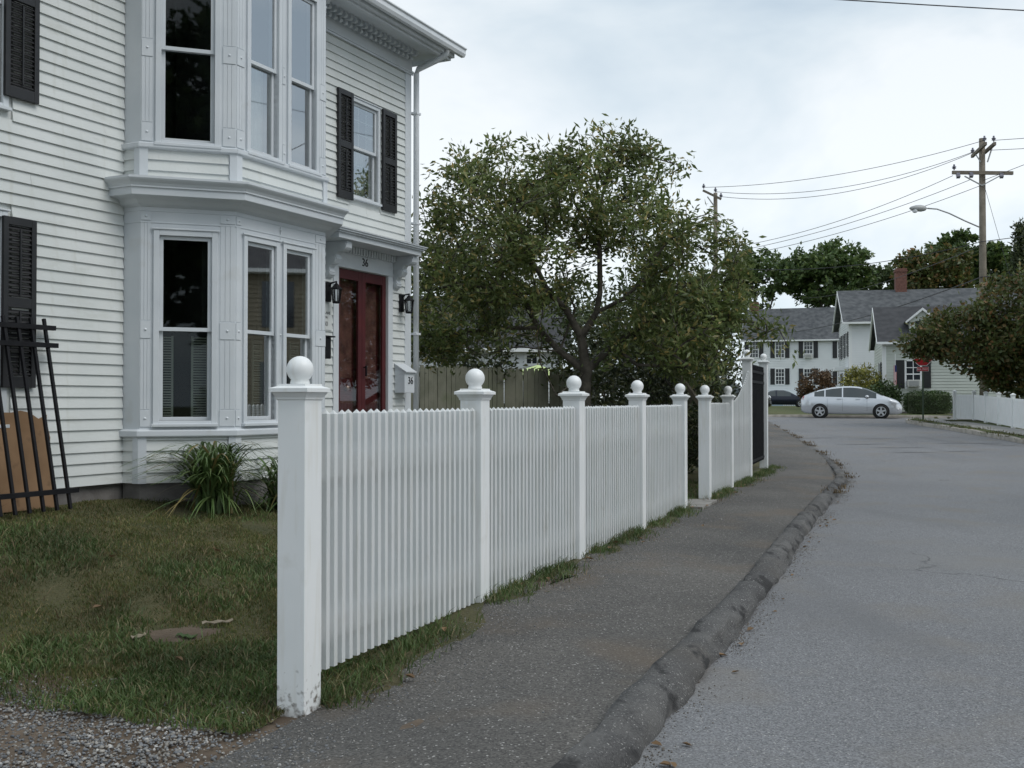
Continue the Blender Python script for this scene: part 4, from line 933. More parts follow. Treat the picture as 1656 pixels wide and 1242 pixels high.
shrub('evergreen_shrub', 'dark evergreen shrub just behind the rising end of the picket fence', 'shrub', (3.8, 22.6, .2), 1.05, .8, 2.6, 170, (.11, .05), 'leaf_dark', spread=.13)
grow('yard_tree', 'dark leafy tree behind the crab apple trunk at the end of the board fence', 'tree', (2.4, 25.2, .3), [[(2.4, 25.2, .3), (2.4, 25.2, 1.4), (2.3, 25.3, 2.6)]], np.concatenate([inell(150, (2.6, 25.2, 3.1), (2.3, 1.3, 1.5), .7), inell(40, (4.6, 25.6, 2.5), (1.0, .9, 1.2), .6)]), 40, .25, (.16, .07), 'leaf_yard', .010)
grow('yard_tree', 'dark leafy tree standing behind the board fence near the house corner', 'tree', (-1.6, 24.0, .3), [[(-1.6, 24, .3), (-1.55, 24, 1.5), (-1.5, 24.1, 3.2)]], inell(150, (-1.1, 24.2, 3.7), (1.9, 1.5, 1.9), .8), 40, .24, (.15, .06), 'leaf_dark', .010)
# daylily clumps at the foot of the bay
def lily(name, label, c, n, h, r):
    V = []; F = []; c = np.array(c, float)
    for i in range(n):
        a = rng.uniform(0, 2*math.pi); L = h*rng.uniform(.6, 1.25); out_ = r*rng.uniform(.3, 1.35); b = rng.normal(size=3)*.07; b[2] = 0
        dx, dy = math.cos(a), math.sin(a); w = rng.uniform(.008, .014); k0 = len(V); K = 9; tw = rng.uniform(-.4, .4); dead = rng.random() < .2
        for k in range(K):
            f = k/(K-1); z = L*(1.45*f-(.95 if not dead else 1.4)*f**2.2)*(1 if not dead else .6); rr = out_*f**1.5
            ww = w*(1-f**4)+.0006; px, py = -math.sin(a+tw*f), math.cos(a+tw*f)
            V += [(b[0]+dx*rr+px*ww, b[1]+dy*rr+py*ww, max(z, .005)), (b[0]+dx*rr-px*ww, b[1]+dy*rr-py*ww, max(z, .005)+.002)]
        F += [(k0+2*k, k0+2*k+1, k0+2*k+3, k0+2*k+2) for k in range(K-1)]
    o = obj(name, npmesh(name, V, F), 'lily'); o.location = c; return tag(o, label, 'plant', 'daylily clumps at the bay')
x, y, z = hw(.28, .98, 0); lily('daylily_clump', 'large arching daylily clump at the foot of the bay corner', (x, y, float(left_z(x, y))-.02), 380, .95, .62)
x, y, z = hw(.95, 1.30, 0); lily('daylily_clump', 'daylily clump half hidden behind the first white fence post', (x, y, float(left_z(x, y))-.02), 170, .8, .5)

# grass blades
def blades(name, pts, zf, hmin, hmax, w, m, label, lean=.6, flat=None):
    n = len(pts); a = rng.uniform(0, 2*math.pi, n); h = rng.uniform(hmin, hmax, n)*rng.uniform(.6, 1, n); ln = h*rng.uniform(.1, 1, n)*lean*1.6
    if flat is not None: fl = rng.random(n) < flat; ln = np.where(fl, h*1.1, ln); h = np.where(fl, h*.25, h)
    b = rng.uniform(0, 2*math.pi, n); px, py = np.cos(b)*w*.5, np.sin(b)*w*.5; z = zf(pts[:, 0], pts[:, 1])-.004
    B = np.stack([pts[:, 0], pts[:, 1], z], 1); s_ = np.stack([px, py, 0*px], 1); d = np.stack([np.cos(a), np.sin(a), 0*a], 1)
    mid = B+d*(ln*.3)[:, None]; mid[:, 2] += h*.62; tip = B+d*ln[:, None]; tip[:, 2] += h
    V = np.stack([B-s_, B+s_, mid+s_*.75, mid-s_*.75, tip], 1).reshape(-1, 3); i = np.arange(n)[:, None]*5
    F = np.concatenate([i+np.array([[0, 1, 2]]), i+np.array([[0, 2, 3]]), i+np.array([[3, 2, 4]])])
    return tag(obj(name, npmesh(name, V, F), m), label, 'grass', None, 'stuff')
def ad(a, d): return np.stack([-1.115+.3577*a-.9338*d, 5.6+.9338*a+.3577*d], 1)
def vnoise(x, y, k): return np.sin(x*k+1.3*np.sin(y*k*.7))*np.cos(y*k*1.1+1.7*np.sin(x*k*.6))
def lawn_pts(n):
    a = rng.uniform(-.5, 9.5, n*3); d = rng.uniform(.02, 5.0, n*3); p = ad(a, d); r = np.hypot(p[:, 0], p[:, 1])
    keep = rng.random(n*3) < np.minimum(1, (5.6/r)**1.6)
    keep &= (((p[:, 0]+2.12)/.33)**2+((p[:, 1]-6.78)/.17)**2 > rng.uniform(.2, 1.2, n*3))
    keep &= a > -.35+.22*vnoise(p[:, 0], p[:, 1], 3.)+.15*rng.normal(size=n*3)
    # stay outside the house
    q = np.stack([p[:, 0]+3.89, p[:, 1]-10.5], 1); sd = q@np.array([.8962, -.4436]); keep &= sd > .03
    return p[keep]
p = lawn_pts(190000); r_ = along_d(p[:, 0], p[:, 1]); dist = np.hypot(p[:, 0], p[:, 1])
nz = vnoise(p[:, 0], p[:, 1], 2.2)+.5*vnoise(p[:, 0]+9, p[:, 1], 5.)+.9*np.clip((8.0-dist)/2.5, -1, 1)+.3*rng.normal(size=len(p))
blades('lawn_grass', p[nz < .15], lawn_z, .018, .042, .006, 'grass', 'short dry grass of the front lawn by the house')
blades('lawn_grass', p[nz >= .15], lawn_z, .03, .075, .008, 'grass_green', 'longer green grass tufts at the driveway end of the lawn', .9, .3)
q = lawn_pts(16000); q = q[(along_d(q[:, 0], q[:, 1])[0] < 2.6)&(vnoise(q[:, 0], q[:, 1], 4.1) > .25)]
blades('dead_grass', q, lawn_z, .05, .13, .006, 'straw', 'matted dead straw patches lying in the lawn', 1.2, .85)
# fringe under the fence on the street side
n = 26000; a = rng.uniform(.05, 18.8, n); d = -.02-np.abs(rng.normal(size=n))*.13; c = np.sin(a*2.3)+np.sin(a*5.1+1)+.7*np.sin(a*11.3)
ok = (c > -.35+rng.normal(size=n)*.5) & (d > -.42) & ~((a > 9.55) & (a < 10.9)); p = ad(a[ok], d[ok])
blades('fence_grass', p, lawn_z, .03, .12, .007, 'grass_green', 'ragged grass fringe under the white picket fence', .9, .4)
n = 6000; a = rng.uniform(.05, 16.5, n); d = -.1-np.abs(rng.normal(size=n))*.16; p = ad(a, d)
blades('dead_grass', p[np.sin(a*1.7+2)+np.sin(a*4.3) > .2], lawn_z, .03, .10, .006, 'straw', 'dead straw scattered along the sidewalk edge', 1.2, .9)
# weeds in the far kerb line and verge
n = 9000; i = rng.integers(55, _k, n); o_ = np.array(offset([tuple(x) for x in CURB], 1.))-CURB; p = CURB[i]+o_[i]*(rng.normal(size=n)*.10+.05)[:, None]
kk = (np.sin(i*.7)+np.sin(i*1.9) > .1) & (p[:, 1] > 17); blades('kerb_weeds', p[kk], lambda x, y: road_z(x, y)+.07, .03, .10, .012, 'straw', 'dry weeds growing along the asphalt kerb', .9, .4)
n = 9000; i = rng.integers(20, len(RC)-22, n); o_ = np.array(offset(rcl, 1.))-RC; p = RC[i]+o_[i]*(rng.normal(size=n)*.22+.3)[:, None]
blades('verge_grass', p[np.sin(i*.9)+np.sin(i*2.3) > -.3], lambda x, y: road_z(x, y)+.13, .04, .16, .02, 'grass', 'rough verge grass along the opposite kerb', .8, .2)
p = ad(rng.uniform(10.0, 13.5, 6000), rng.uniform(0.02, 3.0, 6000)); blades('yard_grass', p, lawn_z, .03, .09, .009, 'grass_green', 'green ground cover behind the fence opening', .9, .2)
# crushed stone of the drive
def stones(name, n, lab):
    t_ = (1+5**.5)/2; I = unit(np.array([(-1, t_, 0), (1, t_, 0), (-1, -t_, 0), (1, -t_, 0), (0, -1, t_), (0, 1, t_), (0, -1, -t_), (0, 1, -t_), (t_, 0, -1), (t_, 0, 1), (-t_, 0, -1), (-t_, 0, 1)], float))
    FI = np.array([(0, 11, 5), (0, 5, 1), (0, 1, 7), (0, 7, 10), (0, 10, 11), (1, 5, 9), (5, 11, 4), (11, 10, 2), (10, 7, 6), (7, 1, 8), (3, 9, 4), (3, 4, 2), (3, 2, 6), (3, 6, 8), (3, 8, 9), (4, 9, 5), (2, 4, 11), (6, 2, 10), (8, 6, 7), (9, 8, 1)])
    a = rng.uniform(-2.6, .25, n*2); d = rng.uniform(-.55, 4.4, n*2)
    edge = -.12-.30*np.clip(1-(d+.4)/.9, 0, 1)+.12*vnoise(d, a, 2.5)
    k = (a < edge+.10*rng.normal(size=n*2)) & (rng.random(n*2) < np.where(d < .1, .35, 1)); a, d = a[k][:n], d[k][:n]; n = len(a); p = ad(a, d)
    z = left_z(p[:, 0], p[:, 1])-.022; S = rng.uniform(.004, .0115, (n, 1, 1))*rng.uniform(.55, 1.25, (n, 1, 3)); S[:, :, 2] *= .75
    V = I[None]*S*(1+.25*rng.normal(size=(n, 12, 1))); an = rng.uniform(0, 6.28, n); c_, s2 = np.cos(an)[:, None], np.sin(an)[:, None]
    V = np.stack([V[..., 0]*c_-V[..., 1]*s2, V[..., 0]*s2+V[..., 1]*c_, V[..., 2]], -1)+np.stack([p[:, 0], p[:, 1], z+rng.uniform(.0, .014, n)], 1)[:, None]
    F = (np.arange(n)[:, None, None]*12+FI[None]).reshape(-1, 3)
    return tag(obj(name, npmesh(name, V.reshape(-1, 3), F), 'stone'), lab, 'gravel', None, 'stuff')
stones('gravel', 30000, 'grey crushed stone of the driveway at the lawn edge')
def grit(name, P2, Z, smin, smax, m, lab):
    n = len(P2); I = np.array([(1, 0, 0), (0, 1, 0), (-1, 0, 0), (0, -1, 0), (0, 0, 1), (0, 0, -1)], float); FI = np.array([(0, 1, 4), (1, 2, 4), (2, 3, 4), (3, 0, 4), (1, 0, 5), (2, 1, 5), (3, 2, 5), (0, 3, 5)])
    V = I[None]*rng.uniform(smin, smax, (n, 1, 1))*rng.uniform(.5, 1.4, (n, 6, 1))+np.c_[P2, Z+.002][:, None]; F = (np.arange(n)[:, None, None]*6+FI[None]).reshape(-1, 3)
    return tag(obj(name, npmesh(name, V.reshape(-1, 3), F), m), lab, 'grit', None, 'stuff')
_i = rng.integers(42, _k, 9000); _o = np.array(offset([tuple(q) for q in CURB], 1.))-CURB; _p = CURB[_i]+(CURB[np.minimum(_i+1, len(CURB)-1)]-CURB[_i])*rng.random((9000, 1))-_o[_i]*(np.abs(rng.normal(size=9000))*.09)[:, None]
_c = np.sin(_p[:, 1]*1.9)+np.sin(_p[:, 1]*4.7) > -.6+.5*rng.normal(size=9000); grit('road_grit', _p[_c], road_z(_p[_c, 0], _p[_c, 1]), .002, .006, 'sand', 'sandy grit gathered on the road at the kerb foot')
_a = rng.uniform(-1.2, 12, 7000); _d = -.05-np.abs(rng.normal(size=7000))*.35; _p = ad(_a, _d); _p = _p[_d > -1.5]; grit('walk_grit', _p, walk_z(_p[:, 0], _p[:, 1]), .002, .006, 'stone', 'loose grit scattered on the sidewalk near the fence')
# loose grit along the kerb foot and on the sidewalk edge, fallen leaves
lfm = MB().add([(-.03, 0, .004), (-.012, .017, .014), (.012, .019, .012), (.034, 0, .008), (.012, -.017, .018), (-.012, -.015, .013), (0, 0, .003)], [(0, 6, 1), (1, 6, 2), (2, 6, 3), (3, 6, 4), (4, 6, 5), (5, 6, 0)]).mesh('fallen_leaf')
spots = [(rng.uniform(.3, 14), -abs(rng.normal())*.22-.08) for _ in range(26)]+[(rng.uniform(-.2, 9), rng.uniform(-1.9, -1.75)) for _ in range(0)]
for i, (a, d) in enumerate(spots):
    x, y = ad(np.array([a]), np.array([d]))[0]
    o = obj('fallen_leaf', lfm, 'leaf_dry'); o.location = (x, y, float(left_z(x, y))+.012); o.rotation_euler = (random.uniform(-.3, .3), random.uniform(-.3, .3), random.uniform(0, 6)); o.scale = [random.uniform(.7, 1.3)]*3
    tag(o, 'small curled dry leaf lying on the sidewalk edge below the picket fence', 'leaf', 'dry leaves along the fence')
for i in range(26):
    k = int(rng.integers(52, 100)); q = CURB[k]; x, y = q[0]+rng.uniform(.03, .22), q[1]
    o = obj('fallen_leaf', lfm, 'leaf_dry'); o.location = (x, y, float(road_z(x, y))+.006); o.rotation_euler = (random.uniform(-.3, .3), random.uniform(-.3, .3), random.uniform(0, 6)); o.scale = [random.uniform(.5, 1.1)]*3
    tag(o, 'small dry leaf lying on the road at the foot of the asphalt kerb', 'leaf', 'dry leaves along the kerb')
for i, (x, y) in enumerate([(-2.75, 7.1), (-1.95, 6.25), (-1.6, 7.6), (-2.3, 8.3), (-3.0, 8.0), (-1.4, 6.6)]):
    o = obj('fallen_leaf', lfm, 'leaf_dry'); o.location = (x, y, float(lawn_z(x, y))+.035); o.rotation_euler = (random.uniform(-.5, .5), random.uniform(-.5, .5), random.uniform(0, 6)); o.scale = [1.2]*3
    tag(o, 'small dry leaf lying on the front lawn grass', 'leaf', 'dry leaves on the lawn')
def patch(cx, cy, rx, ry):
    V = [(cx, cy)]; n = 26
    for ring in (.5, 1.0):
        for k in range(n):
            a = 2*math.pi*k/n; q = ring*(1+.16*math.sin(3*a+1)+.12*math.sin(5*a)+.08*math.sin(9*a+2)); V.append((cx+rx*q*math.cos(a), cy+ry*q*math.sin(a)))
    V = np.array(V); Z = lawn_z(V[:, 0], V[:, 1])+.008; Z[n+1:] -= .02
    F = [(0, 1+k, 1+(k+1) % n) for k in range(n)]+[t for k in range(n) for t in ((1+k, n+1+k, n+1+(k+1) % n), (1+k, n+1+(k+1) % n, 1+(k+1) % n))]
    struct(obj('bare_soil', npmesh('bare_soil', np.c_[V, Z], F, True), 'dirt'))
patch(-2.12, 6.78, .33, .17)
for i, (x, y, l, w, rz) in enumerate([(-1.90, 6.90, .10, .03, .5), (-2.05, 6.72, .07, .04, -.3), (-2.33, 6.68, .06, .03, 1.1)]):
    b = MB(); K = 8; Pq = [(-l+2*l*k/K, (w*(.5+.5*math.sin(math.pi*(k+.5)/(K+1)))+.008*math.sin(k*2.3))*j+.012*math.sin(k*.9), .012+.006*math.sin(k*1.7+j)+.007*(j > 0)) for k in range(K+1) for j in (-.5, .5)]
    b.add(Pq, [(2*k, 2*k+2, 2*k+3, 2*k+1) for k in range(K)]); o = b.build('bark_scrap', ('plank', 'leaf_hedge', 'plank')[i]); o.modifiers.new('thick', 'SOLIDIFY').thickness = .005
    o.location = (x, y, float(lawn_z(x, y))+.01); o.rotation_euler = (0, 0, rz)
    tag(o, ['long curled bark strip on the far edge of the bare lawn patch', 'dark green leaf scrap lying in the bare lawn patch', 'short pale bark strip on the near edge of the bare lawn patch'][i], 'debris')
# ================================================================== ACROSS THE JUNCTION
def zp(py, Y): return 1.45+(648-py)/1722*Y
def far_house(name, label, px, Y, rot, Wd, D, base, eave, ridge, wall_m, roof_m, wins=(), side=(), over=.35, chim=(), cornice=.22, cat='house'):
    """front-left corner on the ray of px at depth Y; local x along the front, y away"""
    a = (px-828)/1722; ox, oy = a*Y, Y; t = thing(name, label, cat, (ox, oy, base), R(-rot)); cx, sx = math.cos(R(rot)), math.sin(R(rot))
    def loc_a(p):      # distance along the front for a pixel column
        k = (p-828)/1722; # (ox+a cx, oy - a sx): X = k Y
        return (k*oy-ox)/(cx+k*sx)
    e, r = eave-base, ridge-base; m = MB()
    m.box(0, Wd, 0, D, -.8, e); m.add([(0, 0, e), (0, D, e), (0, D/2, r-.12), (Wd, 0, e), (Wd, D, e), (Wd, D/2, r-.12)], [(0, 2, 1), (3, 4, 5)]); m.build('wall', wall_m, t)
    o = over; sl = (r-e)/(D/2); m = MB(); th = .14
    A = [(-o, -o, e-o*sl+.06), (Wd+o, -o, e-o*sl+.06), (Wd+o, D/2, r), (-o, D/2, r), (-o, D+o, e-o*sl+.06), (Wd+o, D+o, e-o*sl+.06)]
    m.add(A+[(x, y, z-th) for x, y, z in A], [(0, 1, 2, 3), (3, 2, 5, 4), (7, 6, 9, 8), (8, 9, 10, 11), (0, 6, 7, 1), (4, 5, 11, 10), (1, 7, 8, 2), (2, 8, 11, 5), (0, 3, 9, 6), (3, 4, 10, 9)]); rf = m.build('roof', roof_m, t)
    cb = MB(); pt = .16; z = -.2
    while z < e-.1:
        zt_ = min(z+pt+.01, e-.05); cb.add([(0, -.004, zt_), (Wd, -.004, zt_), (Wd, -.034, z), (0, -.034, z), (0, 0, z), (Wd, 0, z)], [(0, 3, 2, 1), (3, 4, 5, 2)])
        cb.add([(-.004, 0, zt_), (-.004, D, zt_), (-.034, D, z), (-.034, 0, z), (0, 0, z), (0, D, z)], [(0, 1, 2, 3), (3, 2, 5, 4)]); z += pt
    tag(cb.build('clapboards', wall_m, t), None, None, None, 'stuff')
    MB().box(-.02, Wd+.02, -.05, -.002, e-cornice-.12, e-.12).build('frieze_board', 'far_trim', t)
    for i, x in enumerate((-.03, Wd-.17)): MB().box(x, x+.2, -.035, .2, -.7, e-.13).build('corner_board', 'far_trim', t)
    MB().box(-o-.05, Wd+o, -o-.12, -o+.001, e-o*sl-.10, e-o*sl+.03).build('gutter', 'far_trim', t)
    for sg in (0, 1):
        y0, y1 = (-o, D/2) if sg == 0 else (D+o, D/2)
        b = MB(); b.add([(-o-.03, y0, e-o*sl-.14), (-o-.03, y1, r-.22), (-o-.03, y1, r-.02), (-o-.03, y0, e-o*sl+.04), (-o+.05, y0, e-o*sl-.14), (-o+.05, y1, r-.22), (-o+.05, y1, r-.02), (-o+.05, y0, e-o*sl+.04)], [(0, 1, 2, 3), (7, 6, 5, 4), (0, 4, 5, 1), (2, 6, 7, 3), (0, 3, 7, 4), (1, 5, 6, 2)]); b.build('rake_board', 'far_trim', t)
    def win(F, x0, x1, z0, z1, cols, rows, sh):
        b = MB(); g = .09
        b.box(x0-g, x0, -.06, -.002, z0-g, z1+g, F); b.box(x1, x1+g, -.06, -.002, z0-g, z1+g, F); b.box(x0, x1, -.059, -.002, z1, z1+g, F); b.box(x0, x1, -.075, -.002, z0-g, z0, F); w = b.build('window', 'far_trim', t)
        MB().box(x0, x1, -.044, -.036, z0, z1, F).build('pane', 'far_glass', w)
        b = MB(); zm = (z0+z1)/2; b.box(x0, x1, -.056, -.0445, zm-.03, zm+.03, F); b.build('meeting_rail', 'far_trim', w); 
        if cols > 1 or rows > 1:
            b = MB()
            for i in range(1, cols): x = x0+(x1-x0)*i/cols; b.box(x-.02, x+.02, -.052, -.0442, z0, z1, F)
            for i in range(1, rows): z = z0+(z1-z0)*i/rows; b.box(x0, x1, -.0515, -.0442, z-.018, z+.018, F)
            b.build('muntin', 'far_trim', w)
        if sh:
            for xx in (x0-g-sh-.02, x1+g+.02): MB().box(xx, xx+sh, -.08, -.003, z0-.05, z1+.06, F).build('shutter', 'shutter', t)
        return w
    def FW(x, y, z): return (x, y, z)
    def SW(x, y, z): return (y, x, z)
    for (p0, p1, y0, y1, c, r_, sh) in wins:
        a0, a1 = loc_a(p0), loc_a(p1); Yd = oy-(a0+a1)/2*sx; win(FW, a0, a1, zp(y1, Yd)-base, zp(y0, Yd)-base, c, r_, sh)
    for (d0, d1, z0, z1, c, r_, sh) in side: win(SW, d0, d1, z0, z1, c, r_, sh)
    for (p, y0, w_, off) in chim:
        a0 = loc_a(p)*(1+D/2/oy); b = MB(); h = zp(y0, oy+D/2)-base; b.box(a0-w_/2, a0+w_/2, D/2-w_/2+off, D/2+w_/2+off, r-.6, h); b.box(a0-w_/2-.05, a0+w_/2+.05, D/2-w_/2-.05+off, D/2+w_/2+.05+off, h-.25, h-.12); b.build('chimney', 'brick', rf)
    return t, loc_a
hA, la = far_house('farm_house', 'long white house with black shutters and grey roof behind the parked cars', 1205, 102, 18, 14.5, 8, .9, zp(546, 101), zp(499, 105), 'siding_far', 'roof',
    [(1255, 1268, 553, 578, 3, 4, .40), (1301, 1314, 553, 578, 3, 4, .40), (1356, 1368, 553, 578, 3, 4, .40), (1255, 1268, 597, 621, 3, 4, .40), (1301, 1314, 597, 621, 3, 4, .40), (1356, 1368, 597, 621, 3, 4, .40), (1213, 1226, 553, 578, 3, 4, .40), (1213, 1226, 597, 621, 3, 4, .40)], chim=[(1214, 489, .8, 0)])
b = MB().box(0, 14.4, -1.0, -.004, -.1, .95); b.build('porch_base', 'blue', hA)
for i in range(18): MB().box(la(1268)+i*.16, la(1268)+.07+i*.16, -1.06, -1.03, .0, .9).build('baluster', 'far_trim', hA)
hB, lb = far_house('gabled_house', 'tall white gabled house with pale slate roof beside the low house', 1374, 72, 12.5, 11, 8.2, .9, zp(516, 72), zp(470, 76), 'siding_far', 'roof', [],
    [(.9, 1.7, 3.6, 5.2, 1, 1, .35), (3.6, 4.4, 3.6, 5.2, 1, 1, .35), (6.2, 7.0, 3.6, 5.2, 1, 1, .35), (3.7, 4.3, 6.4, 7.5, 1, 1, 0), (5.6, 6.4, .9, 2.5, 1, 1, .3)], .45, chim=[(1466, 437, .75, 0)])
MB().box(-.10, -.004, 1.2, 2.3, .2, 2.4).build('door', 'shutter', hB); MB().box(-.9, -.004, .9, 2.6, 2.6, 2.85).build('door_hood', 'far_trim', hB)
hC, lc = far_house('low_house', 'low pale green-white house with dark roof, dormer and black shutters', 1428, 56.5, 15.5, 9.5, 7, .75, zp(549, 56.5), zp(497, 60), 'siding_grey', 'roof_dark', [(1466, 1488, 584, 626, 2, 4, .42)],
    [(1.0, 1.9, 1.2, 2.7, 1, 2, .3)], .3)
a0 = lc(1494); e = zp(549, 56.5)-.75
dz0 = zp(526, 57)-.75; dz1 = zp(499, 57)-.75
b = MB(); b.box(a0-.62, a0+.62, .55, 3.0, dz0-.4, dz0+.35); b.add([(a0-.62, .55, dz0+.35), (a0+.62, .55, dz0+.35), (a0, .55, dz1-.08)], [(0, 1, 2)]); b.build('dormer', 'siding_grey', hC); dm_ = bpy.data.objects['dormer']
b = MB(); b.add([(a0-.85, .35, dz0+.18), (a0, .35, dz1), (a0+.85, .35, dz0+.18), (a0-.85, 3.4, dz0+.18), (a0, 3.4, dz1), (a0+.85, 3.4, dz0+.18), (a0-.85, .35, dz0+.06), (a0, .35, dz1-.14), (a0+.85, .35, dz0+.06)], [(0, 1, 4, 3), (1, 2, 5, 4), (0, 6, 7, 1), (1, 7, 8, 2)]); b.build('dormer_roof', 'far_trim', dm_)
MB().box(a0-.36, a0+.36, .53, .549, dz0-.32, dz0+.2).build('pane', 'far_glass', dm_); b = MB(); b.box(a0-.03, a0+.03, .515, .529, dz0-.32, dz0+.2); b.build('muntin', 'far_trim', dm_)
MB().box(-.02, 9.5, -.03, -.002, -.5, .12).build('foundation', 'foundation', hC)
def on_front(h, la_, px, off, z):
    t = bpy.data.objects[h.name]; a = la_(px); rr = t.rotation_euler[2]; return (t.location.x+a*math.cos(rr)+off*math.sin(rr), t.location.y+a*math.sin(rr)-off*math.cos(rr), z)
def acunit(loc, rz, label, sc):
    t = thing('air_conditioner', label, 'air conditioner', loc, rz, None); MB().box(-.33*sc, .33*sc, -.32, .02, 0, .38*sc).build('case', 'ac', t, bevel=.015)
    g = MB(); 
    for i in range(7): g.box(-.27*sc, .27*sc, -.335, -.3205, (.05+.042*i)*sc, (.075+.042*i)*sc)
    g.build('grille', 'lampgrey', t)
acunit(on_front(hC, lc, 1477, .07, zp(625.5, 56)), hC.rotation_euler[2], 'window air conditioner in the low house window between black shutters', .95)
acunit(on_front(hA, la, 1307.5, .07, zp(579, 100)), hA.rotation_euler[2], 'window air conditioner in an upper window of the long white house', 1.0)
# flag on the low house
f0 = on_front(hC, lc, 1447, .12, zp(640, 56)); t = thing('flag', 'small striped flag hanging from a staff by the low house window', 'flag', f0, hC.rotation_euler[2])
MB().bar((0, 0, 0), (0, -.35, 2.2), .035).build('staff', 'far_trim', t)
for i in range(7): MB().box(-.009-.02*i+.05, .009-.02*i+.05, -.37, -.35, .55, 1.25 if i < 4 else 1.6).build('stripe', 'flag_red' if i % 2 == 0 else 'signwhite', t)
MB().box(-.025, .065, -.38, -.34, 1.25, 1.6).build('canton', 'flag_blue', t)

def bush_at(name, label, px, Y, rx, h, n, lm, leaf=(.16, .08), ry=None, cat='bush', spread=.16, shell=2.):
    x = (px-828)/1722*Y; return shrub(name, label, cat, (x, Y, gz(x, Y)), rx, ry or rx, h, n, leaf, lm, None, 0, shell, 4, spread)
bush_at('rusty_bush', 'rust-brown rounded bush in front of the long white house', 1322, 70, 1.15, 2.75, 150, 'leaf_rust', (.2, .1))
bush_at('golden_bush', 'yellow-green rounded bush beside the low house corner', 1395, 57.0, 1.1, 2.55, 200, 'leaf_yellow')
bush_at('leafy_bush', 'mid green bush in front of the low house corner', 1428, 55.5, .85, 1.65, 150, 'leaf_hedge')
def hedge(name, label, p0, p1, Y, ztop, dep):
    x0, x1 = (p0-828)/1722*Y, (p1-828)/1722*Y; L = math.hypot(x1-x0, (x1-x0)*.3); c = ((x0+x1)/2, Y, 0); g = gz(c[0], Y); h = ztop-g
    t = thing(name, label, 'hedge', (c[0], Y, g), ROTF); n = int(5200*L/2.2)
    p = rng.uniform(-1, 1, (n*2, 3)); q = (np.abs(p)**4).sum(1)**.25; p = p[(q < 1) & (q > .75)]*np.array([L/2, dep/2, h/2])+np.array([0, 0, h/2]); p = p[p[:, 2] > .0]
    obj('foliage', leaves('foliage', p, .09, .06), 'leaf_hedge', t)
    b = MB(); b.sqlathe([(.5, .05), (.5, .9), (.42, .97)]); o = b.build('core_parts', 'leaf_dark', t); o.scale = (L*.84, dep*.8, h*.9)  # solid dark core added to fill the hedge behind its leaves
hedge('clipped_hedge', 'clipped rounded green hedge below the low house window', 1465, 1535, 53.5, zp(632, 53.5), 1.1)
hedge('clipped_hedge', 'small clipped hedge at the end of the white vinyl fence', 1541, 1560, 50.0, zp(640, 50), .8)

# white vinyl fence across the road
t = thing('vinyl_fence', 'white solid vinyl fence with capped posts along the opposite sidewalk', 'fence', (18.75, 43.2, gz(18.75, 43.2)))
fp = [(19.6, 44.6), (18.75, 43.2), (18.33, 41.2), (17.92, 39.2), (17.5, 37.2), (17.1, 35.2), (16.7, 33.2), (16.3, 31.2)]
fp[0] = (18.25, 43.9)
o0 = Vector(t.location)
pm_ = MB().box(-.065, .065, -.065, .065, -.2, 1.12).mesh('post'); cm_ = MB().sqlathe([(.08, 0), (.085, .03), (.04, .065), (.001, .085)]).mesh('post_cap')
for i, (x, y) in enumerate(fp):
    g = gz(x, y)+.06; an = R(76)
    o = obj('post', pm_, 'vinyl', t); o.location = (x-o0.x, y-o0.y, g-o0.z); o.rotation_euler = (0, 0, an); c = obj('post_cap', cm_, 'vinyl', o); c.location = (0, 0, 1.121)
    if i: 
        x1, y1 = fp[i-1]; g1 = gz(x1, y1)+.06
        n_ = 12
        for k in range(n_):
            f0_, f1_ = (k+.04)/n_, (k+.96)/n_; b = MB(); A = Vector((x, y, 0)); B = Vector((x1, y1, 0)); u = (B-A).normalized(); nn = Vector((u.y, -u.x, 0))*.02; P_ = []
            for ff in (f0_, f1_):
                c0 = A+(B-A)*ff; gg = g+(g1-g)*ff
                for s0 in (-1, 1):
                    for zz in (.06, 1.0): P_.append((c0.x+nn.x*s0-o0.x, c0.y+nn.y*s0-o0.y, gg+zz-o0.z))
            b.add(P_, [(0, 1, 3, 2), (4, 6, 7, 5), (0, 4, 5, 1), (2, 3, 7, 6), (1, 5, 7, 3), (0, 2, 6, 4)]); b.build('board', 'vinyl', t)
        for zz in (.08, .97):
            b = MB(); b.bar((x-o0.x, y-o0.y, g+zz-o0.z), (x1-o0.x, y1-o0.y, g1+zz-o0.z), .05, .1); b.build('rail', 'vinyl', t)
# dogwood turning red behind it
dc = np.array([20.0, 40.8, 0]); g = gz(20, 40.8)
C = np.concatenate([inell(300, (21.6, 40.5, 5.0), (4.2, 3.4, 2.05), .7), inell(120, (18.0, 41.2, 4.0), (2.3, 2.0, 1.15), .7), inell(34, (16.5, 42.2, 3.75), (1.0, .8, .42), .3), inell(200, (21.4, 40.6, 3.1), (2.8, 1.8, 1.8), .7), inell(110, (20.3, 41.7, 2.8), (2.1, 1.0, 1.3), .5), inell(36, (18.95, 42.0, 2.75), (.8, .6, .75), .3)])
grow('dogwood_tree', 'broad dogwood tree turning red, overhanging the white vinyl fence and stop sign', 'tree', (20.3, 40.9, g), [[(20.3, 40.9, g), (20.2, 40.9, g+1.2), (20.0, 40.8, g+2.2)], [(20.1, 40.8, g+1.6), (18.6, 40.9, g+2.8)], [(20.1, 40.8, g+1.8), (21.6, 40.5, g+3.2)]], C, 62, .27, (.21, .12), 'leaf_autumn', .011)

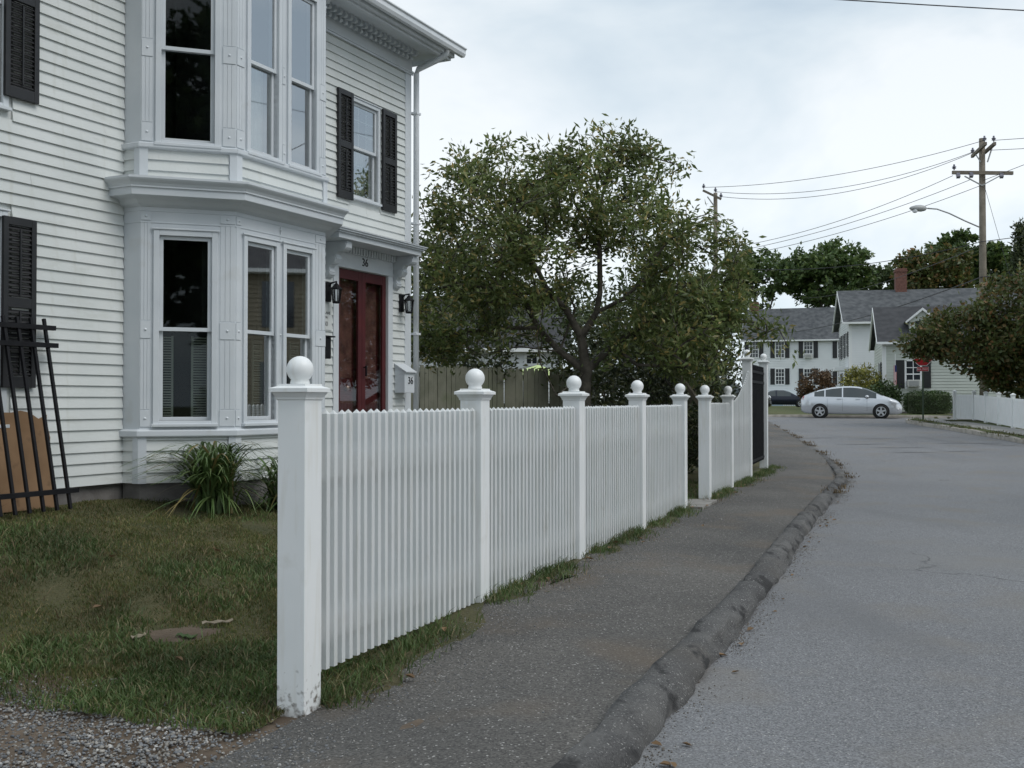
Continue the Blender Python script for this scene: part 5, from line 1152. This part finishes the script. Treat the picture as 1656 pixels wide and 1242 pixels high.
# far trees beyond the houses
def maple(label, px, Y, y_top, y_bot, rx, lm, n=110, nl=45, group='tall trees behind the houses', leaf=(.55, .34), name='maple_tree', cx=None):
    x = (px-828)/1722*Y; g = gz(x, Y)-.2; z1, z0 = zp(y_top, Y), zp(y_bot, Y); c = (z0+z1)/2; r = rx/1722*Y; h = (z1-z0)/2
    Cs = [inell(n, (x, Y, c), (r, r*.9, h), .9)]
    for k in range(7):
        a = rng.uniform(0, 6.28); Cs.append(inell(n//8, (x+r*.72*math.cos(a), Y+r*.5*math.sin(a), c+h*rng.uniform(-.5, .62)), (r*.42, r*.42, h*.38), .5))
    l = [[(x, Y, g), (x, Y, g+(z0-g)*.8), (x+.2, Y, c)]]+[[(x, Y, g+(z0-g)*.7), (x+r*.5*math.cos(k*1.9), Y+r*.5*math.sin(k*1.9), c)] for k in range(4)]
    return grow(name, label, 'tree', (x, Y, g), l, np.concatenate(Cs), nl, r*.085, leaf, lm, .03, group)
maple('tall open-crowned maple behind the brick chimney of the long house', 1232, 126, 402, 500, 55, 'leaf_maple', 80, 36)
maple('large round dense maple rising behind the long white house roof', 1340, 122, 388, 500, 70, 'leaf_maple', 170)
maple('pale green tree between the big maple and the red chimney', 1437, 138, 428, 500, 38, 'leaf_light', 70, 40)
maple('dark leafy tree behind the red brick chimney', 1512, 112, 396, 500, 55, 'leaf_autumn', 110)
maple('tall dark tree just behind the utility pole', 1555, 118, 378, 470, 46, 'leaf_maple', 90)
maple('round dark tree beyond the dogwood and utility pole', 1612, 116, 392, 480, 36, 'leaf_maple', 70)
maple('broad leafy tree far behind the crab apple crown', 1130, 118, 440, 560, 70, 'leaf_maple', 90)
def spruce(px, Y, y_top, rx):
    x = (px-828)/1722*Y; g = gz(x, Y); z1 = zp(y_top, Y); h = z1-g; n = 260; f = rng.uniform(0.12, 1, n)**.8; a = rng.uniform(0, 6.28, n); r = rx/1722*Y*(1-f)*rng.uniform(.6, 1.05, n)*1.6
    C = np.stack([x+r*np.cos(a), Y+r*np.sin(a), g+h*f-.1*r], 1); grow('spruce_tree', 'narrow dark pointed spruce beyond the tall lamp pole', 'tree', (x, Y, g), [[(x, Y, g), (x, Y, g+h*.5), (x, Y, g+h*.97)]], C, 26, .3, (.4, .16), 'leaf_dark', .02)
spruce(1652, 95, 362, 26)

# neighbour's house and patio umbrella behind the board fence
far_house('neighbour_house', 'white house with dark grey roof seen through the crab apple leaves', 600, 40, 0, 7.2, 7, .2, zp(556, 40), zp(478, 43.5), 'siding_far', 'roof_dark', [(852, 868, 560, 588, 2, 2, 0)])
t = thing('patio_umbrella', 'lime green patio umbrella behind the board fence', 'umbrella', (.75, 31, .2))
b = MB(); n = 8; ap = zp(590, 31)-.2; ed = zp(608, 31)-.2; V = [(0, 0, ap)]+[(1.05*math.cos(2*math.pi*k/n), 1.05*math.sin(2*math.pi*k/n), ed) for k in range(n)]+[(1.05*math.cos(2*math.pi*k/n), 1.05*math.sin(2*math.pi*k/n), ed-.12) for k in range(n)]
b.add(V, [(0, 1+k, 1+(k+1) % n) for k in range(n)]+[(1+k, 9+k, 9+(k+1) % n, 1+(k+1) % n) for k in range(n)]); b.build('canopy', 'lime', t); MB().tube([(0, 0, 0), (0, 0, ap+.05)], .022, 8).build('pole', 'plank', t)

# ================================================================== STOP SIGN
sx, sy = 17.02, 44.1; g = gz(sx, sy)+.03; t = thing('stop_sign', 'red octagonal stop sign with all way plate on a green post', 'sign', (sx, sy, g), R(-21))
MB().box(-.035, .035, -.0, .04, -.2, 3.05).build('post', 'signpost', t)
zc = zp(577, sy)-g
def octo(r, y0, y1, m, name, par):
    b = MB(); n = 8; V = [(r*math.cos(math.pi/8+k*math.pi/4), y, zc+r*math.sin(math.pi/8+k*math.pi/4)) for y in (y0, y1) for k in range(n)]
    b.add(V, [tuple(range(n-1, -1, -1)), tuple(range(n, 2*n))]+[(k, (k+1) % n, n+(k+1) % n, n+k) for k in range(n)]); return b.build(name, m, par)
pl = octo(.405, -.012, -.002, 'signwhite', 'sign_plate', t); octo(.382, -.016, -.0125, 'stop', 'sign_face', pl)
c = obj('lettering', text_mesh('STOP', .30, .001), 'signwhite', pl); c.location = (0, -.0185, zc); c.rotation_euler = (math.pi/2, 0, 0)
p2 = MB().box(-.23, .23, -.012, -.002, zc-.60, zc-.42).build('all_way_plate', 'signwhite', t); MB().box(-.22, .22, -.015, -.0125, zc-.59, zc-.43).build('sign_face', 'stop', p2)
c = obj('lettering', text_mesh('ALL WAY', .105, .001), 'signwhite', p2); c.location = (0, -.0165, zc-.51); c.rotation_euler = (math.pi/2, 0, 0)

# ================================================================== CARS
def lerp_prof(pr, x): return float(np.interp(x, [p[0] for p in pr], [p[1] for p in pr]))
def car(name, label, loc, rotz, paint, L, W_, top, belt, low, swin, ws, rw, wheels, wr=.31, cat='car'):
    t = thing(name, label, cat, loc, rotz); X = np.linspace(0, L, int(L/.055)); hw0 = W_/2; S = []
    def sm(pr, x): return (lerp_prof(pr, x-.06)+lerp_prof(pr, x)*2+lerp_prof(pr, x+.06))/4
    for x in X:
        zt, zb, zl = sm(top, x), sm(belt, x), sm(low, x); e = min(x, L-x); w = hw0*(1-.30*max(0, 1-e/.55)**2.2); k = min(1, max(0, (zt-zb)/.4)); wrf = w*(.90-.19*k)
        zb = min(zb, zt-.02)
        S.append([(0, zl), (w*.9, zl), (w*.985, zl+.10), (w, zl+.5*(zb-zl)), (w*.985, zb-.03), (w*.965, zb), (wrf, zt-.05*k-.012), (wrf*.82, zt-.008), (0, zt+.012)])
    groups = {}
    def put(key, quad): groups.setdefault(key, []).append(quad)
    for i in range(len(X)-1):
        xm = (X[i]+X[i+1])/2
        for j in range(8):
            key = 'body'
            if j == 5:
                for q, (a, b) in enumerate(swin):
                    if a < xm < b and S[i][6][1]-S[i][5][1] > .07: key = ('window', q)
            if j in (6, 7):
                if ws[0] < xm < ws[1]: key = ('windscreen', 0)
                if rw and rw[0] < xm < rw[1]: key = ('rear_window', 0)
            for sg in (1, -1):
                kk = key if key == 'body' or key[0] != 'window' else (key[0], key[1], sg)
                q = [(X[i], sg*S[i][j][0], S[i][j][1]), (X[i+1], sg*S[i+1][j][0], S[i+1][j][1]), (X[i+1], sg*S[i+1][j+1][0], S[i+1][j+1][1]), (X[i], sg*S[i][j+1][0], S[i][j+1][1])]
                put(kk, q if sg < 0 else q[::-1])
    for e_ in (0, -1):
        for j in range(8):
            q = [(X[e_], S[e_][j][0], S[e_][j][1]), (X[e_], S[e_][j+1][0], S[e_][j+1][1]), (X[e_], -S[e_][j+1][0], S[e_][j+1][1]), (X[e_], -S[e_][j][0], S[e_][j][1])]; put('body', q)
    for key, qs in groups.items():
        V = np.array([np.array(v)-np.array([L/2, 0, 0]) for q in qs for v in q]); 
        key_ = np.round(V, 4); uq, inv = np.unique(key_, axis=0, return_inverse=True); F = inv.reshape(-1, 4); F = np.array([f for f in F if len(set(f)) >= 3])
        Fl = [tuple(dict.fromkeys(f)) for f in F]; me = bpy.data.meshes.new('p'); me.from_pydata([tuple(v) for v in uq], [], [f for f in Fl if len(f) > 2]); me.update(); me.polygons.foreach_set('use_smooth', [True]*len(me.polygons))
        nm = 'body' if key == 'body' else key[0]; me.name = nm; obj(nm, me, paint if key == 'body' else 'carglass', t)
    for wx in wheels:
        for sg in (1, -1):
            y = sg*hw0
            b = MB(); n = 28; V = []
            for yy in (y-sg*.22, y+sg*.006): V += [(wx-L/2+(wr+.055)*math.cos(2*math.pi*k/n), yy, wr+(wr+.055)*math.sin(2*math.pi*k/n)) for k in range(n)]
            b.add(V, [tuple(range(n)), tuple(range(2*n-1, n-1, -1))]+[(k, (k+1) % n, n+(k+1) % n, n+k) for k in range(n)]); b.build('wheel_arch', 'tyre', t)
            w = MB(); w.lathe([(wr*.6, -.11), (wr*.93, -.11), (wr, -.08), (wr, .08), (wr*.93, .11), (wr*.66, .11)], 28); o = w.build('wheel', 'tyre', t, True); o.location = (wx-L/2, y-sg*.075, wr); o.rotation_euler = (-sg*math.pi/2, 0, 0)
            r_ = MB(); r_.lathe([(.04, .095), (wr*.62, .09), (wr*.66, .113), (wr*.70, .113), (wr*.70, .08)], 28)
            ro = r_.build('rim_well', 'tyre', o); sp = MB(); sp.lathe([(.001, .10), (.05, .10), (.055, .118), (.001, .12)], 16)
            for k in range(5):
                a = k*2*math.pi/5+.3; sp.bar((.02*math.cos(a), .02*math.sin(a), .108), (wr*.68*math.cos(a), wr*.68*math.sin(a), .112), wr*.24, .018)
            sp2 = MB(); 
            n = 28; sp.v += [(rr*math.cos(2*math.pi*k/n), rr*math.sin(2*math.pi*k/n), .116) for rr in (wr*.62, wr*.71) for k in range(n)]; k0 = len(sp.v)-2*n; sp.f += [(k0+k, k0+(k+1) % n, k0+n+(k+1) % n, k0+n+k) for k in range(n)]
            sp.build('rim', 'rim', o)
    def at(x, dy=0.0, z=None): i = int(np.argmin(np.abs(X-x))); zz = z if z is not None else S[i][5][1]; wy = np.interp(zz, [S[i][k][1] for k in (1, 2, 3, 4, 5, 6)], [S[i][k][0] for k in (1, 2, 3, 4, 5, 6)]); return (x-L/2, wy+dy, zz)
    return t, at, L, S, X
def blob(t, name, m, c, r, rot=0):
    b = MB(); b.lathe([(.001, -1), (.6, -.8), (.95, -.3), (1, 0), (.95, .3), (.6, .8), (.001, 1)], 12); o = b.build(name, m, t, True); o.location = c; o.scale = r; o.rotation_euler = (0, 0, rot); return o
x, y = far(52.5, pxt(1376, 52.5)); 
t, at, L, S_, X_ = car('hatchback_car', 'silver hatchback car parked side-on at the junction kerb', (x, y, float(road_z(x, y))), ROTF, 'silver', 4.48, 1.75,
    [(0, .80), (.04, .99), (.12, 1.06), (.45, 1.19), (.9, 1.33), (1.4, 1.43), (1.9, 1.478), (2.25, 1.485), (2.6, 1.455), (2.95, 1.37), (3.3, 1.22), (3.6, 1.075), (3.75, 1.01), (4.0, .93), (4.25, .83), (4.40, .72), (4.47, .60), (4.48, .56)],
    [(0, .74), (.08, .97), (.5, 1.01), (1.5, .985), (2.8, .945), (3.5, .90), (3.9, .87), (4.3, .75), (4.48, .52)], [(0, .36), (.15, .24), (.5, .19), (3.9, .17), (4.3, .18), (4.48, .26)],
    [(.62, 1.05), (1.10, 1.83), (1.92, 2.78), (2.82, 3.35)], (2.72, 3.62), (.10, .75), (.86, 3.56), .315)
for sg in (1, -1):
    p = at(4.12, 0, .74); b = blob(t, 'headlight', 'lamp_clear', (p[0], sg*(p[1]-.03), p[2]), (.23, .05, .075), -sg*.35); b.rotation_euler[1] = .28
    p = at(.14, 0, .90); blob(t, 'tail_light', 'lamp_red', (p[0], sg*(p[1]-.03), p[2]), (.07, .04, .13), sg*.3)
    p = at(2.95, 0, 1.0); blob(t, 'mirror', 'silver', (p[0], sg*(p[1]+.10), p[2]), (.09, .10, .07))
    for xx in (1.72, 2.55): p = at(xx, 0, .88); MB().box(p[0]-.10, p[0]+.10, sg*p[1]-.012, sg*p[1]+.022*sg+.004, p[2]-.02, p[2]+.02).build('door_handle', 'silver', t)
    for xx in (1.2, 1.87, 2.95): 
        b = MB(); zz = np.linspace(.32, .92, 6)
        for k in range(5): p, q = at(xx, .002, zz[k]), at(xx, .002, zz[k+1]); b.bar((p[0], sg*p[1], p[2]), (q[0], sg*q[1], q[2]), .014, .006)
        b.build('door_seam', 'tyre', t)
    p = at(4.28, 0, .42); blob(t, 'fog_lamp', 'lamp_clear', (p[0], sg*(p[1]-.02), p[2]), (.06, .03, .045))
MB().box(4.40-L/2, 4.495-L/2, -.45, .45, .24, .42).build('grille', 'tyre', t)
x, y = far(92, pxt(1266, 92)); t, at, L, S_, X_ = car('sedan_car', 'dark blue sedan parked by the long white house porch', (x, y, gz(x, y)-.02), ROTF+R(6), 'navy', 4.7, 1.78,
    [(0, .75), (.05, .98), (.7, 1.03), (1.3, 1.36), (1.8, 1.43), (2.4, 1.42), (2.8, 1.33), (3.4, 1.0), (4.2, .88), (4.6, .74), (4.7, .55)], [(0, .7), (.1, .93), (1.5, .93), (3.4, .92), (4.2, .83), (4.7, .5)], [(0, .35), (.3, .22), (4.3, .2), (4.7, .3)],
    [(1.05, 1.75), (1.85, 2.95)], (2.55, 3.4), (.75, 1.3), (.9, 3.75))
for sg in (1, -1): p = at(4.45, 0, .70); blob(t, 'headlight', 'lamp_clear', (p[0], sg*(p[1]-.03), p[2]), (.16, .05, .07))
Rs = 56.0; x, y = far(Rs, pxt(1248, Rs)-2.35); t, at, L, S_, X_ = car('sport_utility_car', 'black high car half hidden behind the tall white gate post', (x, y, gz(x, y)-.02), ROTF, 'blackcar', 4.6, 1.85,
    [(0, .9), (.03, 1.2), (.15, 1.7), (.5, 1.76), (2.4, 1.76), (2.75, 1.66), (3.35, 1.2), (3.6, 1.13), (4.3, 1.05), (4.55, .9), (4.6, .6)], [(0, .85), (.05, 1.12), (3.4, 1.1), (4.3, 1.0), (4.6, .55)], [(0, .45), (.3, .3), (4.3, .28), (4.6, .42)],
    [(.4, 1.2), (1.3, 2.1), (2.2, 3.1)], (2.6, 3.35), None, (.9, 3.7), .36)
for sg in (1, -1): p = at(4.42, 0, .86); blob(t, 'headlight', 'lamp_clear', (p[0], sg*(p[1]-.03), p[2]), (.14, .06, .12))

# ================================================================== UTILITY POLES AND WIRES
def pole(name, label, x, y, ztop, r):
    g = gz(x, y); t = thing(name, label, 'utility pole', (x, y, g)); MB().tube([(0, 0, -.3), (0, 0, (ztop-g)*.5), (0, 0, ztop-g)], [r*1.15, r*.97, r*.8], 12).build('shaft', 'pole', t, True); return t, g
p1 = P(1588, 224, 51.0); t, g = pole('utility_pole', 'tall wooden utility pole with wide crossarm and street lamp arm', p1[0], 51.0, p1[2], .17)
def rel(px, py, Y): q = P(px, py, Y); return (q[0]-p1[0], q[1]-51.0, q[2]-g)
def ins(par, p, k=1.): b = MB(); b.lathe([(.03, 0), (.035, .06), (.10, .07), (.06, .12), (.11, .14), (.05, .19), (.04, .27), (.001, .28)], 10, p); o = b.build('insulator', 'insul', par); return o
MB().bar(rel(1572, 253, 52.4), rel(1594, 232, 49.9), .12, .15).build('crossarm', 'pole', t); MB().bar(rel(1592, 247, 51.6), rel(1609, 232, 49.9), .12, .15).build('crossarm', 'pole', t)
MB().bar(rel(1540, 279, 50.75), rel(1638, 280, 50.75), .13, .16).build('crossarm', 'pole', t)
for a, b_ in ((1560, 285), (1616, 285)): MB().bar(rel(a, b_, 50.68), rel(1588, 300, 50.8), .05).build('brace', 'lampgrey', t)
for a, b_, c_, d_ in ((1578, 250, 1586, 262), (1604, 240, 1597, 262)): MB().bar(rel(a, b_, 51.), rel(c_, d_, 50.85), .05).build('brace', 'lampgrey', t)
for q in ((1592, 229, 50.0), (1607, 229, 50.0), (1573, 248, 52.2), (1543, 275, 50.75)): ins(t, rel(*q))
for q in ((1549, 285), (1619, 285), (1570, 284)): MB().bar(rel(q[0], q[1]-4, 50.7), rel(q[0]+1, q[1]+2, 50.6), .16, .16).build('clamp', 'insul', t)
arm = [rel(1583, 367, 50.9), rel(1560, 357, 50.4), rel(1535, 345, 50.0), rel(1515, 338, 49.8), rel(1500, 337, 49.7)]; MB().tube(arm, .035, 8).build('lamp_arm', 'lampgrey', t, True)
lh = MB(); 
prof = [(0, .02), (.1, .10), (.3, .14), (.55, .13), (.8, .07), (.88, .02)]
hd = Vector(rel(1499, 337, 49.7)); dv = Vector((-1, -.15, -.02)).normalized(); lh.tube([hd+dv*a for a, b_ in prof], [b_*1.15 for a, b_ in prof], 12); lo = lh.build('lamp_head', 'lampgrey', t, True); lo.scale = (1, 1, 1)
MB().lathe([(.02, -.16), (.10, -.13), (.13, -.05), (.10, 0)], 12, hd+dv*.6+Vector((0, 0, -.06))).build('lamp_lens', 'lamp_clear', lo)
p2 = P(1157, 312, 60.0); t2, g2 = pole('utility_pole', 'utility pole with short crossarm rising behind the crab apple tree', p2[0], 60.0, p2[2], .14)
def rel2(px, py, Y): q = P(px, py, Y); return (q[0]-p2[0], q[1]-60, q[2]-g2)
MB().bar(rel2(1137, 308, 60.1), rel2(1166, 322, 59.6), .11, .13).build('crossarm', 'pole', t2); MB().bar(rel2(1144, 318, 59.7), rel2(1154, 332, 59.85), .05).build('brace', 'lampgrey', t2)
for q in ((1138, 305, 60.1), (1157, 311, 60.0), (1166, 320, 59.6)): ins(t2, rel2(*q))
def wire(label, A, B, sag, r=.014, group=None, name='power_line'):
    A = np.array(A, float); B = np.array(B, float); pts = []
    for k in range(25): f = k/24; q = A+(B-A)*f; q[2] -= sag*4*f*(1-f); pts.append(tuple(q))
    o = MB().tube(pts, r, 5).build(name, 'wire'); return tag(o, label, 'wire', group)
g1_ = 'power lines between the poles'
wire('highest thin power line strung from the crab apple pole to the tall lamp pole', P(1138, 303, 60.1), P(1592, 227, 50), .5, group=g1_)
wire('middle thin power line strung between the two utility pole tops', P(1157, 310, 60), P(1573, 246, 52.2), .8, group=g1_)
wire('lowest thin power line strung between the two utility pole tops', P(1166, 318, 59.6), P(1573, 247, 52.3), .9, group=g1_)
wire('low line from the lamp-side end of the wide crossarm to the crab apple pole', P(1541, 284, 50.7), P(1158, 404, 60), .5, group=g1_)
wire('low line from beside the crossarm brace to the crab apple pole', P(1568, 291, 50.7), P(1158, 412, 60), .4, group=g1_)
wire('low line from the shaft below the crossarm to the crab apple pole', P(1586, 300, 50.8), P(1158, 420, 60), .4, group=g1_)
wire('telephone cable below the street lamp running to the crab apple pole', P(1587, 391, 50.8), P(1158, 432, 60), .6, .018)
wire('slanting service cable from the lamp pole towards the far trees', P(1587, 397, 50.8), P(1300, 482, 118), .6, .02)
wire('thick black service cable crossing in front of the house roofs', P(1587, 448, 50.8), P(1222, 541, 100), .7, .028)
wire('thick black cable running from the lamp pole through the dogwood top', P(1587, 448, 50.8), (40, 30, 8.6), .5, .024)
wire('power line running from the lamp pole top over the dogwood', P(1607, 227, 50.0), (48, 40, 15.2), .5)
wire('power line running from just below the lamp pole top over the dogwood', P(1600, 243, 50.5), (48, 40, 14.2), .5)
wire('line rising from the wide crossarm over the vinyl fence', P(1590, 292, 50.8), (30, 20, 14.5), .2)
wire('telephone cable running from the lamp pole over the vinyl fence', P(1587, 391, 50.8), (40, 25, 10.4), .4, .018)
wire('guy wire slanting down from the lamp pole shaft', P(1592, 301, 50.8), P(1640, 470, 50.8), 0, .01)
wire('single cable passing high over the road', (1.0, 21, 9.78), (34, 17, 6.93), .3, .012)

# ================================================================== OPPOSITE SIDE OF THE STREET (mirrored in the windows)
far_house('tan_house', 'tan two-storey house across the street mirrored in the bay windows', 2300, 24, 62, 11, 8, .1, 6.2, 8.8, mat('tan_siding', (.22, .19, .135), (.26, .225, .16), 1.5, .7), 'roof_dark', [])
th_ = bpy.data.objects['tan_house']
for i in range(3):
    for j in range(2): MB().box(1.2+3.4*i, 2.3+3.4*i, -.05, -.004, 1.1+2.8*j, 2.7+2.8*j).build('window', 'far_glass', th_)
grow('street_maple', 'leafy maple standing beside the tan house across the street', 'tree', (15.5, 12, .1), [[(15.5, 12, .1), (15.5, 12, 2.6), (15.4, 12.1, 4.5)]], inell(120, (15.6, 12, 6.0), (3.6, 3.6, 3.4), .8), 40, .4, (.3, .18), 'leaf_maple', .02)
grow('street_maple', 'leafy maple standing between the tan house and the white vinyl fence', 'tree', (20.5, 31, .5), [[(20.5, 31, .5), (20.5, 31, 2.9), (20.4, 31.1, 4.9)]], inell(110, (20.6, 31, 6.0), (3.2, 3.2, 3.2), .8), 40, .4, (.3, .18), 'leaf_maple', .02)

grow('street_maple', 'tall dense maple across the road opposite the gravel drive, added unseen to darken the window reflections', 'tree', (9, -13, -.1), [[(9, -13, -.1), (9, -13, 4), (8.9, -13.1, 8)]], inell(130, (8.6, -13, 9.0), (5.5, 4.5, 6.0), .8), 110, .6, (.6, .42), 'leaf_maple', .03)  # unseen tree added so the angled bay panes mirror something dark
grow('street_maple', 'spreading dense maple beyond the gravel drive, added unseen to darken the window reflections', 'tree', (1.5, -21, -.1), [[(1.5, -21, -.1), (1.5, -21, 4), (1.4, -21.1, 8)]], inell(130, (1.6, -21, 9.0), (5.5, 4.5, 6.0), .8), 110, .6, (.6, .42), 'leaf_maple', .03)  # another added unseen tree, its thick crown keeping sky out of the pane reflections
